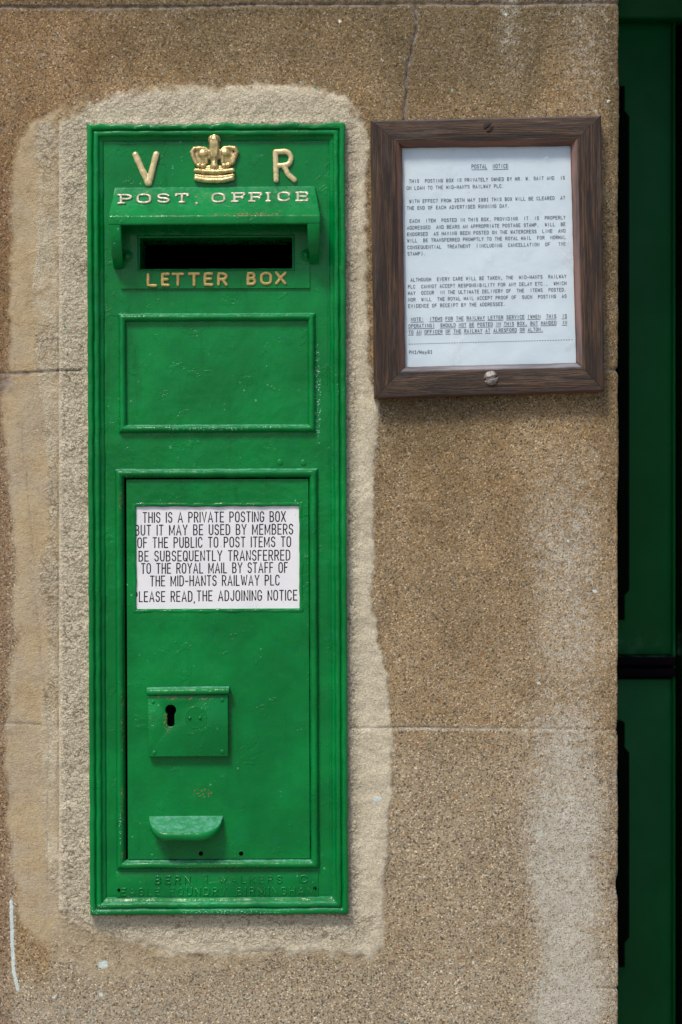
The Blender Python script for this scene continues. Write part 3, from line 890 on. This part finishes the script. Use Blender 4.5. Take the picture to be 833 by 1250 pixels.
mb.f.append(tuple(i*n_ for i in range(9))); mb.f.append(tuple(i*n_+NX for i in reversed(range(9))))
hood = mb.obj('hood', M_green, box)
bevel(hood, .0024, 4, 25)
def cheek(xo_t, xo_f, xi_f, xo_b, xi_b, yb_):
    # outline in side view, outer and inner face
    def side(xt, xf, xb):
        return [LB(xt, 230, H0-2) , LB(xf, 265, H1-.6), LB(xf, 273.5, H1-.6)] + [LB(xf+(xb-xf)*q, 273.5+(yb_-273.5)*q, hq) for q, hq in ((.3,46.5),(.55,40.5),(.75,32),(.9,20),(.98,11))] + [LB(xb, yb_, 5), LB(xt, 240, 5)]
    o_ = side(xo_t, xo_f, xo_b); i_ = side(*( (xi_f + (xo_t-xo_f)*.2, xi_f, xi_b)))
    m_ = MB(); q_ = len(o_); m_.add(o_ + i_, [tuple(range(q_)), tuple(reversed(range(q_, 2*q_)))] + [(i, (i+1) % q_, q_+(i+1) % q_, q_+i) for i in range(q_)])
    c = m_.obj('cheek', M_green, hood)
    bevel(c, .0022, 3, 25)
    return c
cheek(139.8, 132.1, 147.5, 139, 151, 329)
cheek(384.6, 391.4, 374.5, 389.5, 378, 323)
# aperture plate round the slot
ap = rc(148, 262, 378, 352, 9)
mb = MB()
plate_with_holes(mb, ap, [slot], 9.5, 3)
mb.add([(ap[0],-.0095,ap[1]),(ap[2],-.0095,ap[1]),(ap[2],-.006,ap[1]-.0006),(ap[0],-.006,ap[1]-.0006)], [(0,3,2,1)])
mb.add([(ap[0],-.0095,ap[1]),(ap[0],-.0095,ap[3]),(ap[0]-.0006,-.006,ap[3]),(ap[0]-.0006,-.006,ap[1])], [(0,3,2,1)])
mb.add([(ap[2],-.0095,ap[1]),(ap[2],-.0095,ap[3]),(ap[2]+.0006,-.006,ap[3]),(ap[2]+.0006,-.006,ap[1])], [(0,1,2,3)])
aper = mb.obj('slot_plate', M_green, box, False)
so_ = (slot[0]-.003, slot[1]-.002, slot[2]+.003, slot[3]+.003)
sweep_frame(so_, [(0,9.3),(.4,10.3),(1.4,10.9),(2.4,10.3),(2.9,9),(3,4)], (50, 14), .0002, 80).obj('slot_lip', M_green, aper, True, 60)
for (bx_, by_) in ((155, 312.5), (374, 311.5)):
    mb = MB(); c = LB(bx_, by_, 9.5); rows = []
    for (r, hgt) in ((7.5,0),(7,1.6),(5.6,2.2),(4.8,1.2),(3.8,1.4),(3,3.4),(1.5,4.4),(0,4.6)):
        rows.append([c + Vector((r/1000*math.cos(t), -hgt/1000, r/1000*math.sin(t))) for t in [2*math.pi*i/24 for i in range(25)]])
    mb.grid(rows); mb.obj('bolt', M_green_plain, aper, True, 60)

# cast letters
def cast_letter(sts, rad, flat, fn, parent, mat, name='letter', voxel=.00055):
    """sts px strokes; fn(px,py,lift) local point"""
    m_ = MB()
    for s in sts:
        pts = []
        for (p, q) in zip(s[:-1], s[1:]):
            k_ = max(1, int(math.hypot(q[0]-p[0], q[1]-p[1])/2.5))
            pts += [(p[0]+(q[0]-p[0])*i/k_, p[1]+(q[1]-p[1])*i/k_) for i in range(k_)]
        pts.append(s[-1])
        P3 = [fn(x + .25*mn.noise(Vector((x*.2, y*.2, 1))), y + .25*mn.noise(Vector((x*.2, y*.2, 5))), 0) for (x, y) in pts]
        rr = [rad/1000*(1 + .14*mn.noise(Vector((x*.3, y*.3, 9)))) for (x, y) in pts]
        m_.tube(P3, rr, 10)
    nrm = (fn(sts[0][0][0], sts[0][0][1], 1.0) - fn(sts[0][0][0], sts[0][0][1], 0)).normalized()
    base = fn(sts[0][0][0], sts[0][0][1], 0)
    for i, v in enumerate(m_.v):
        d = (v - base).dot(nrm)
        m_.v[i] = v + nrm*(d*(flat-1) + .0004)
    o = m_.obj(name, mat, parent)
    remesh(o, voxel, 3)
    return o
def on_plate(h_):
    return lambda x, y, l: LB(x, y, h_) + Vector((0, -l/1000, 0))
hood_fn = lambda x, y, l: hood_pt(x, (y-228.5)/34.5, l + .6)
# V and R
cast_letter([[(165.5,189),(181,223.5)], [(191,188.5),(182,223.5)]], 4.1, .7, on_plate(8), box, M_gold)
R_ = [[(336.5,186),(337.5,220)], [(336.5,185.5),(348,185)] + arc(348,193.5,7.5,8.5,-90,90)[1:] + [(338,202.5)], [(347,203),(352,213),(359.5,219.5)]]
cast_letter(R_, 3.5, .75, on_plate(8), box, M_gold)
serif = {'P': [[(-.25,0),(.35,0)], [(-.25,1),(0,1)]], 'T': [[(.3,0),(.7,0)], [(0,1),(0,.8)], [(1,1),(1,.8)]], 'F': [[(-.25,0),(.35,0)], [(-.25,1),(0,1)], [(1,1),(1,.8)], [(.85,.4),(.85,.64)]],
         'I': [[(-2,0),(2,0)], [(-2,1),(2,1)]], 'E': [[(-.2,0),(0,0)], [(-.2,1),(0,1)], [(1,1),(1,.8)], [(1,0),(1,.22)]], 'S': [], 'O': [], 'C': [[(.97,.9),(.97,.68)]]}
def glyph(ch, gx0, gx1, yt, yb, ser=True):
    wd = gx1-gx0
    st = [[(gx0 + u*wd, yb - v*(yb-yt)) for (u, v) in s] for s in F[ch][1]]
    if ch == 'I':
        cx = (gx0+gx1)/2
        st = [[(cx, yb), (cx, yt)]]
        if ser: st += [[(gx0, yb), (gx1, yb)], [(gx0, yt), (gx1, yt)]]
    elif ser:
        st += [[(gx0 + u*wd, yb - v*(yb-yt)) for (u, v) in s] for s in serif.get(ch, [])]
    return st
for (ch, a, b2, yt, yb) in (('P',148,160.5,239,249),('O',168.5,183.5,238.5,248.3),('S',193.5,206.5,238.3,248),('T',215.5,229.5,238,247.5),
                            ('O',260,274,237.5,247.5),('F',286.5,298.5,237,247),('F',307.5,319,236.8,246.8),('I',325.5,330,236.6,246.5),
                            ('C',340.5,353.5,236,246),('E',364,375.5,236,246)):
    cast_letter(glyph(ch, a, b2, yt, yb), 1.7, .9, hood_fn, hood, M_pale)
for (x, y, r) in ((240.5, 248.8, 2.1), (240, 241, 1.0)):
    m_ = MB(); m_.ellipsoid(hood_pt(x, (y-228.5)/34.5, .3), [r/1000]*3); m_.obj('stop', M_pale, hood)
for (ch, a, b2, yt, yb) in (('L',181,190.5,335,348.5),('E',198.5,206,334.5,348),('T',211.5,223.5,334.5,348),('T',231.5,243,334.3,347.8),('E',250.5,259,334,347.6),
                            ('R',267,276.5,334,347.5),('B',303,311.5,333.5,346.8),('O',319.5,331,333.5,346.5),('X',337.5,348.5,333,346)):
    cast_letter(glyph(ch, a, b2, yt, yb, False), 1.95, .6, on_plate(10), aper, M_deep)

# crown
m_ = MB()
cp = lambda x, y, l=0.0: LB(x, y, 8.0) + Vector((0, -l/1000, 0))
def tb(pts, r, l=1.5): m_.tube([cp(x, y, l) for (x, y) in pts], r if not isinstance(r, list) else r)
R0 = .001
tb([(240,218.5),(250,220.5),(262,221),(274,220.5),(284,218)], 3.4*R0, 2.5)
tb([(239.5,215),(250,216.5),(262,217),(274,216.5),(285,214.5)], 2.2*R0, 3.0)
tb([(239.5,208.8),(250,210),(262,210.3),(274,210),(284.5,208.3)], 3.0*R0, 3.0)
for (x, y) in ((243,202.5),(248.5,202.8),(274,202.6),(279.5,202)): m_.ellipsoid(cp(x, y, 2), (3.4*R0, 3*R0, 2.8*R0))
tb([(262,203.5),(262,199.5)], [5.0*R0, 4.2*R0], 3)
tb([(240,200),(236.5,192),(234.8,186),(237.5,182),(243.5,181.2),(250,181.8),(256,186.5),(257.5,193)], [2.9*R0,2.7*R0,3.1*R0,3.3*R0,3.0*R0,2.7*R0,2.5*R0,2.4*R0], 1.5)
tb([(284,199.5),(287.5,191.5),(289.5,185.5),(287,181.3),(280.5,180.5),(274,181.2),(268.5,186),(267,193)], [2.9*R0,2.7*R0,3.1*R0,3.3*R0,3.0*R0,2.7*R0,2.5*R0,2.4*R0], 1.5)
m_.ellipsoid(cp(248.5,188,1.5), (6.6*R0, 4.5*R0, 6.0*R0)); m_.ellipsoid(cp(275.5,187.2,1.5), (6.6*R0, 4.5*R0, 6.0*R0))
tb([(252.5,192),(252.5,199)], [2.6*R0, 2.2*R0], 1.5); tb([(272,191.5),(272,199)], [2.6*R0, 2.2*R0], 1.5)
tb([(262,199),(262,190),(262,180),(262,171)], [4.2*R0, 5.6*R0, 6.8*R0, 7.0*R0], 2.0)
tb([(259.5,192),(258.6,182),(258.5,174)], 1.8*R0, 6.5); tb([(264.5,192),(265.4,182),(265.5,174)], 1.8*R0, 6.5)
m_.ellipsoid(cp(262,169,2.5), (7.8*R0, 5*R0, 5.0*R0)); m_.ellipsoid(cp(262,166.8,3), (3.4*R0, 4*R0, 3.6*R0))
m_.ellipsoid(cp(256.4,171.5,2), (2.4*R0, 3*R0, 3*R0)); m_.ellipsoid(cp(267.8,171.3,2), (2.4*R0, 3*R0, 3*R0))
m_.ellipsoid(cp(247,191,.4), (10*R0, 1.8*R0, 9.5*R0)); m_.ellipsoid(cp(277,190.5,.4), (10*R0, 1.8*R0, 9.5*R0)); m_.ellipsoid(cp(262,209,.6), (20*R0, 1.8*R0, 8*R0))
crown = m_.obj('crown', M_crown, box); remesh(crown, .00055, 2)

# lock cover
lk = rc(181, 848.5, 278.5, 923.5, 17)
mb = MB(); mb.box((lk[0], -.017, lk[1]), (lk[2], -.006, lk[3]))
lock = mb.obj('lock_cover', M_green, door); 
# rebuild the front with a keyhole cut through it
fix_normals(lock)
kx, kz = LB(208.5, 867, 17).x, LB(208.5, 867, 17).z
kb = LB(208.5, 888, 17).z
cut = MB()
def keyhole(r1, r2):
    pts = []
    a0 = math.degrees(math.acos(min(1, r2/r1)))
    for i in range(21):
        t = math.radians(-a0 + (180 + 2*a0)*i/20); pts.append((kx + r1*math.cos(t), kz + r1*math.sin(t)))
    for i in range(9):
        t = math.radians(180 + 180*i/8); pts.append((kx + r2*math.cos(t), kb + r2*1.0 + r2*math.sin(t)))
    return pts
kp = keyhole(.0066, .0046)
n_ = len(kp)
cut.add([(x, -.03, z) for x, z in kp] + [(x, -.0085, z) for x, z in kp],
        [tuple(range(n_)), tuple(reversed(range(n_, 2*n_)))] + [(i, (i+1) % n_, n_+(i+1) % n_, n_+i) for i in range(n_)])
cutter = cut.obj('cutter', None); fix_normals(cutter)
cutter.location = BOXC; cutter.rotation_euler = box.rotation_euler
bpy.context.view_layer.update()
bo = lock.modifiers.new('k', 'BOOLEAN'); bo.operation = 'DIFFERENCE'; bo.object = cutter; bo.solver = 'EXACT'
bv = lock.modifiers.new('b', 'BEVEL'); bv.width = .0009; bv.segments = 2; bv.limit_method = 'ANGLE'; bv.angle_limit = math.radians(60)
bake_mods(lock)
lock.data.polygons.foreach_set('use_smooth', [True]*len(lock.data.polygons)); lock.data.set_sharp_from_angle(angle=math.radians(40))
bpy.data.objects.remove(cutter)
mb = MB(); mb.add([(x*1.0, -.0088, z) for x, z in keyhole(.0064, .0044)], [tuple(range(n_))])
mb.obj('keyhole', M_black, lock, False)
a, b2 = LB(179.5, 844.5, 18), LB(279.8, 843.2, 18)
mb = MB(); rows = []
for (dy, dz) in ((9, 5),(3, 5),(0, 4),(-2.4, 2),(-3.2, -.5),(-2.6, -3),(-.6, -4.4),(2, -4.6),(9, -4.6)):
    rows.append([Vector((a.x + (b2.x-a.x)*i/24, a.y + dy/1000, a.z + (b2.z-a.z)*i/24 + dz/1000)) + mn.noise_vector(Vector((i*.9, dy, dz)))*.00025 for i in range(25)])
mb.grid(rows)
n_ = 25; mb.f.append(tuple(i*n_ for i in range(9))); mb.f.append(tuple(i*n_+24 for i in reversed(range(9))))
mb.obj('lock_ledge', M_green, lock, True, 60)
def rivet(px, py, h_, r, hh_, parent, mat=M_green_plain, name='rivet'):
    m_ = MB(); m_.ellipsoid(LB(px, py, h_), (r/1000, hh_/1000, r/1000)); return m_.obj(name, mat, parent)
for p in ((271.5,854.5),(188.5,919),(271.5,917.5),(187,857)): rivet(*p, 17, 2.6, 1.0, lock)
m_ = MB(); c = LB(239.5, 876, 17)
rows = [[c + Vector((r/1000*math.cos(t), -hg/1000, r/1000*math.sin(t))) for t in [2*math.pi*i/40 for i in range(41)]] for (r, hg) in ((14,-.2),(13.4,.2),(12.8,.35),(12,.1),(11.2,.12),(0,.1))]
m_.grid(rows); m_.obj('lock_disc', M_green, lock, True)
for p in ((231.8,876.5),(244.6,876.5)): rivet(*p, 17, 2.0, 2.2, lock, name='stud')

# pull handle, a sloping half-moon lip
m_ = MB(); rows = []
hc = LB(227.5, 1000, 8)
NS = 36
for i in range(NS+1):
    t = -1 + 2*i/NS
    s_ = 1.0 if abs(t) < .42 else math.sqrt(max(0.0, 1 - ((abs(t)-.42)/.58)**2))
    x = hc.x + t*.0445
    P_ = [(0, 3.6), (2.0, 4.2), (2.6, 3.6)]
    pr = 3 + 24*s_; dp = 14.5*s_
    th = 7.5*(.35+.65*s_)
    sec = [(0, 3.4), (1.5, 4.2), (3, 3.4)]
    for q in (.15, .4, .65, .85, 1.0): sec.append((3 + (pr-3)*q, 3.0 - (dp)*q))
    sec += [(pr+1.6, 1.8-dp), (pr+2.2, -1-dp), (pr+1.4, -th*.6-dp), (pr-1, -th-dp), (pr*.45, -th*.9-dp), (0, -th*.7-dp*.9)]
    rows.append([Vector((x, hc.y - u/1000, hc.z + v/1000)) for (u, v) in sec])
m_.grid(rows); ns = len(rows[0]); m_.f.append(tuple(range(ns))); m_.f.append(tuple(NS*ns + k_ for k_ in reversed(range(ns))))
m_.obj('pull_handle', M_green, door, True, 60)
for (x, y) in ((245.5,1042),(294.5,1042)):
    m_ = MB(); c = LB(x, y, 8.0)
    rows = [[c + Vector((r/1000*math.cos(t), -hg/1000, r/1000*math.sin(t))) for t in [2*math.pi*i/20 for i in range(21)]] for (r, hg) in ((3.6,0.02),(3.1,.35),(2.7,.12))]
    m_.grid(rows); m_.obj('screw_hole', M_green_plain, door, True)
    m_ = MB(); m_.add([c + Vector((.0028*math.cos(t), -.00015, .0028*math.sin(t))) for t in [2*math.pi*i/20 for i in range(20)]], [tuple(range(20))])
    m_.obj('screw_hole', M_black, door, False)
for p in ((342,564.5),(370.5,565)): rivet(*p, 7, 4, .9, box, M_green)

# founder's plate at the foot, letters clogged with paint
fp = rc(142, 1064, 389, 1095, 8)
mb = MB(); mb.box((fp[0], -.0078, fp[1]), (fp[2], -.006, fp[3])); fpl = mb.obj('founder_plate', M_green, box); bevel(fpl, .0005, 2)
m_ = MB()
def fl_(x, y): return LB(x, y, 8.0)
rr = random.Random(4)
for (tx, a, b2, yb, Hh, gp) in (("BERN", 190, 232, 1078.5, 8.5, .55), ("WALKERS", 268, 344, 1078, 8, .5), ("C", 367, 375, 1077, 8, .4), ("EAGLE FOUNDRY BIRMINGHAM", 148, 384, 1093, 8.2, .42)):
    for ch, sts in layout(tx, a, b2, yb, Hh, .006, gp):
        f_ = 1.0 if tx == 'BERN' else rr.uniform(.45, .95)
        for s in sts:
            P3 = [fl_(x, y) + Vector((0, .0002, 0)) for (x, y) in s]
            m_.tube(P3, f_*.0013, 8)
for (x0_, y0_, x1_, y1_) in ((248,1068.5,252.5,1068.5),(253,1068.5,253,1078)): m_.tube([fl_(x0_, y0_), fl_(x1_, y1_)], .0006, 8)
m_.obj('raised_lettering', M_green, fpl, True)
for (x, y) in ((145.5,1086.5),(384.5,1084.5)):
    m_ = MB(); c = LB(x, y, 8.3)
    m_.add([c + Vector((.0021*math.cos(t), 0, .0019*math.sin(t))) for t in [2*math.pi*i/20 for i in range(20)]], [tuple(range(20))])
    m_.obj('screw_hole', M_black, fpl, False)

# ------------------------------------------------------------------ framed notice
FC = W(596, 312, 0)
fr_o = empty('framed_notice', FC, 'typed postal notice under glass in a weathered oak frame', 'notice')
FW = lambda x, y, h_=0: W(x, y, h_) - FC
O4 = [FW(457,486,20), FW(738.5,477.5,20), FW(734.5,140.5,20), FW(452.5,147,20)]        # BL BR TR TL
I4 = [FW(495,448,12), FW(704,443,12), FW(697,177.5,12), FW(491,180,12)]
for v in O4 + I4: v.y = 0
fprof = [(0,-1.5),(0,15),(.012,19),(.045,21),(.10,21.6),(.5,22),(.80,21.5),(.86,20.5),(.92,17),(.97,13.5),(1.0,12.4),(1.0,3)]
for k in range(4):
    ao, bo_ = O4[k], O4[(k+1) % 4]; ai, bi = I4[k], I4[(k+1) % 4]
    m_ = MB(); rows = []; NL = 70
    L_ = (bo_-ao).length; wd = 36
    grain = []; edge = []; warm = []
    for (t, h_) in fprof:
        a = ao.lerp(ai, t); b2 = bo_.lerp(bi, t)
        gap_ = .00022/ (b2-a).length
        row = []
        for i in range(NL+1):
            s_ = gap_ + (1-2*gap_)*i/NL
            p = a.lerp(b2, s_)
            p.y = -h_/1000
            nn = mn.noise_vector(Vector((i*.21, t*5, k*7.0)))
            e_ = min(i, NL-i)
            p += nn*(.0005 if e_ > 0 else 0)
            row.append(p)
            grain.append((s_*L_, t*wd/1000 + h_/3000, k*3.7))
            edge.append((1.0 if .86 <= t < .99 else 0.0)*(1.0 if k in (1, 0) else .25) + (.45 if (t == .045 and k in (0,2)) else 0))
            warm.append((1.0 if (t > .82 and k == 2) or (t < .02 and k in (0,)) or (t > .85 and k in (3,1)) else 0.0)*.8)
        rows.append(row)
    m_.grid(rows)
    ns = NL+1
    m_.f.append(tuple(i*ns for i in range(len(fprof)))); m_.f.append(tuple(i*ns+NL for i in reversed(range(len(fprof)))))
    o = m_.obj('frame_rail', M_wood, fr_o, True, 50)
    ga = o.data.attributes.new('grain', 'FLOAT_VECTOR', 'POINT'); ga.data.foreach_set('vector', np.array(grain, np.float32).reshape(-1))
    for nm, arr in (('edge', edge), ('warm', warm)):
        q = o.data.attributes.new(nm, 'FLOAT', 'POINT'); q.data.foreach_set('value', np.array(arr, np.float32))
# paper, slightly cockled
pc = [I4[0].copy(), I4[1].copy(), I4[2].copy(), I4[3].copy()]
cen = sum(pc, Vector())/4
pc = [cen + (p-cen)*1.02 for p in pc]
m_ = MB(); rows = []
for i in range(41):
    a = pc[3].lerp(pc[0], i/40); b2 = pc[2].lerp(pc[1], i/40)
    rows.append([a.lerp(b2, j/30) + Vector((0, -.0072, 0)) for j in range(31)])
m_.grid(rows)
pap = m_.obj('paper', M_paper, fr_o)
m_ = MB(); m_.box((0,0,0),(0,0,0)); m_ = MB()
f_ = [p + Vector((0, -.0105, 0)) for p in pc]; b_4 = [p + Vector((0, -.0088, 0)) for p in pc]
m_.add(f_, [(0,1,2,3)])
m_.obj('glass_pane', M_glass, fr_o, False)
m_ = MB(); m_.add([p*1.0 + Vector((0, -.001, 0)) for p in pc], [(0,1,2,3)]); m_.obj('backing_board', M_wood, fr_o, False)
NOTE = [(" THIS  POSTING BOX IS PRIVATELY OWNED BY MR. W. SAIT AND  IS", 223.3), ("ON LOAN TO THE MID-HANTS RAILWAY PLC.", 231.6),
        (" WITH EFFECT FROM 25TH MAY 1991 THIS BOX WILL BE CLEARED  AT", 247.8), ("THE END OF EACH ADVERTISED RUNNING DAY.", 256),
        (" EACH  ITEM  POSTED IN THIS BOX, PROVIDING  IT  IS  PROPERLY", 271.8), ("ADDRESSED  AND BEARS AN APPROPRIATE POSTAGE STAMP,  WILL  BE", 280),
        ("ENDORSED  AS HAVING BEEN POSTED ON THE WATERCRESS  LINE  AND", 288), ("WILL  BE TRANSFERRED PROMPTLY TO THE ROYAL MAIL  FOR  NORMAL", 295.8),
        ("CONSEQUENTIAL  TREATMENT  (INCLUDING  CANCELLATION  OF   THE", 304), ("STAMP).", 311.8),
        (" ALTHOUGH  EVERY CARE WILL BE TAKEN, THE  MID-HANTS  RAILWAY", 343.6), ("PLC  CANNOT ACCEPT RESPONSIBILITY FOR ANY DELAY ETC.,  WHICH", 352),
        ("MAY  OCCUR  IN THE ULTIMATE DELIVERY OF  THE  ITEMS  POSTED.", 359.8), ("NOR  WILL  THE ROYAL MAIL ACCEPT PROOF OF  SUCH  POSTING  AS", 367.8),
        ("EVIDENCE OF RECEIPT BY THE ADDRESSEE.", 375.6), (" NOTE:  ITEMS FOR THE RAILWAY LETTER SERVICE (WHEN  THIS  IS", 391.9),
        ("OPERATING)  SHOULD NOT BE POSTED IN THIS BOX, BUT HANDED  IN", 399.9), ("TO AN OFFICER OF THE RAILWAY AT ALRESFORD OR ALTON.", 407.6), ("PN1/May91", 432)]
m_ = MB(); k = 0; PH = 7.5
SL = .023
for (tx, yb) in NOTE:
    xs0 = 496 + (yb-223)*.0145
    for ch, sts in layout(tx, xs0, 0, yb, 3.9, SL, mono=3.235):
        for s in sts:
            ribbon(m_, s, .56, PH + .05*(k % 3), FW); k += 1
    if 388 < yb < 410:
        words = tx.split('  ')
        n_c = len(tx); st_ = 1 if tx[0] == ' ' else 0
        i0 = st_
        while i0 < n_c:
            i1 = i0
            while i1 < n_c and tx[i1] != ' ': i1 += 1
            if i1 > i0:
                xa, xb = xs0 + i0*3.235, xs0 + i1*3.235
                ribbon(m_, [(xa, yb+1.5-SL*(xa-xs0)), (xb-.4, yb+1.5-SL*(xb-xs0))], .5, PH, FW)
            i0 = i1 + 1
for ch, sts in layout("POSTAL  NOTICE", 575.5, 0, 205.4, 4.5, .012, mono=3.25):
    for s in sts: ribbon(m_, s, .6, PH + .05*(k % 3), FW); k += 1
ribbon(m_, [(576,207.2),(595,207)], .5, PH, FW); ribbon(m_, [(602,206.9),(620.5,206.6)], .5, PH, FW)
for i in range(62):
    x = 499.5 + i*3.25
    ribbon(m_, [(x, 420 - .027*(x-499.5)), (x+1.3, 420 - .027*(x+1.3-499.5))], .6, PH, FW)
m_.obj('lettering', M_type, pap, False)
def slotted(px, py, h_, r, hh_, ang_, mat, swd=.16, sdp=.7):
    m_ = MB(); c = FW(px, py, h_); rows = []
    for i in range(15):
        q = i/14; row = []
        for j in range(49):
            t = 2*math.pi*j/48; u, v = q*math.cos(t), q*math.sin(t)
            hgt = hh_*math.sqrt(max(0, 1 - q*q*.92))
            d = abs(-u*math.sin(ang_) + v*math.cos(ang_))
            hgt -= sdp*hh_*(1-min(1, max(0, (d-swd)/.07)))
            row.append(c + Vector((r*u/1000, -max(hgt, -.2)/1000, r*v/1000)))
        rows.append(row)
    rows.append([Vector((p.x, c.y + .001, p.z)) for p in rows[-1]])
    m_.grid(rows); return m_.obj('screw', mat, fr_o, True, 40)
slotted(599.5, 461.5, 21.8, 8.6, 4.2, math.radians(16), M_steel)
slotted(596.5, 156, 21.2, 6.5, 2.0, math.radians(40), M_rust, .2, .9)

# ------------------------------------------------------------------ panelled door in the deep reveal
BK = -330     # mm behind the wall face
def DW(px, py, back=0): return W(px, py, BK + back)
def dark_green(name, base, rough):
    m, t, b, o = new_mat(name); n = N(t)
    tc = n.node('ShaderNodeTexCoord').outputs['Object']
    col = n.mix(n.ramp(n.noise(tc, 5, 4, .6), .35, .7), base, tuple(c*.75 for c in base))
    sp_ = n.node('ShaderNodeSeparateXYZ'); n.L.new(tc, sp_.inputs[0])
    z0_, z1_ = DW(0, 799).z, DW(0, 758).z        # pale reflection smudges above the bar, painted into the colour
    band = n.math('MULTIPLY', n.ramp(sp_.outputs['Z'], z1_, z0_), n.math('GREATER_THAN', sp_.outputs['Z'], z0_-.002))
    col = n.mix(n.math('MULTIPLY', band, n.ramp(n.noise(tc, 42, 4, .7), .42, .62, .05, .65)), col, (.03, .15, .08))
    n.put(b.inputs['Base Color'], col)
    b.inputs['Specular IOR Level'].default_value = .14
    n.put(b.inputs['Roughness'], n.ramp(n.noise(tc, 12, 4, .6), .3, .7, rough, rough+.2))
    n.put(b.inputs['Normal'], n.bump(n.noise(tc, 20, 3, .5), .002))
    return m
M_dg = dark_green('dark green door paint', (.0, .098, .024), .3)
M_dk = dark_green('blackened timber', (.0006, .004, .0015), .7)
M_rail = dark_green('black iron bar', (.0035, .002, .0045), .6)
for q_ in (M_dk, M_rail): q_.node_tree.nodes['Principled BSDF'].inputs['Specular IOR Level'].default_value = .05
dbase = DW(700, 625); 
drt = empty('panelled_door', Vector((dbase.x + .1, dbase.y, 0)), 'dark green panelled door set deep in the shadowed doorway', 'door')
def dbox(name, x0_, y0_, x1_, y1_, b0, b1, mat, bev=.002):
    a = DW(x0_, y1_, b1) - drt.location; b2 = DW(x1_, y0_, b1) - drt.location
    m_ = MB(); m_.box((a.x, -(BK+b1)/1000 - drt.location.y, a.z), (b2.x, -(BK+b0)/1000 - drt.location.y, b2.z))
    o = m_.obj(name, mat, drt)
    bevel(o, bev, 2)
    return o
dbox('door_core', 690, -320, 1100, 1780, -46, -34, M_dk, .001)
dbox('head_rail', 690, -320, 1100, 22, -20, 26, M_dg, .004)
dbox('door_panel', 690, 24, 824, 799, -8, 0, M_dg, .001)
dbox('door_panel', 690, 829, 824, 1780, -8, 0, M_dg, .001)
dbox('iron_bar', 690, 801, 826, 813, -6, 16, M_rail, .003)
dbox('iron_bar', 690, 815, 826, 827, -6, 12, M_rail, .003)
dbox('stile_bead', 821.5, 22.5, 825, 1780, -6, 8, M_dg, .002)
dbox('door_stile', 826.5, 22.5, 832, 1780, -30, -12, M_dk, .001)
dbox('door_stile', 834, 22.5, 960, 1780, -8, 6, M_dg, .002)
# stopped chamfers on the jamb edge: silhouettes with narrow ends
def stop(y0_, y1_):
    b1 = 30
    P_ = [(690,y0_),(763,y0_),(763,y0_+30),(768.5,y0_+37),(768.5,y1_-37),(763,y1_-30),(763,y1_),(690,y1_)]
    m_ = MB(); n_ = len(P_)
    fr_ = [DW(x, y, b1) - drt.location for x, y in P_]; bk_ = [p + Vector((0, .028, 0)) for p in fr_]
    m_.add(fr_ + bk_, [tuple(reversed(range(n_))), tuple(range(n_, 2*n_))] + [(i, (i+1) % n_, n_+(i+1) % n_, n_+i) for i in range(n_)])
    o = m_.obj('chamfered_post', M_dk, drt, False); fix_normals(o); return o
stop(105, 757); stop(882, 1181)
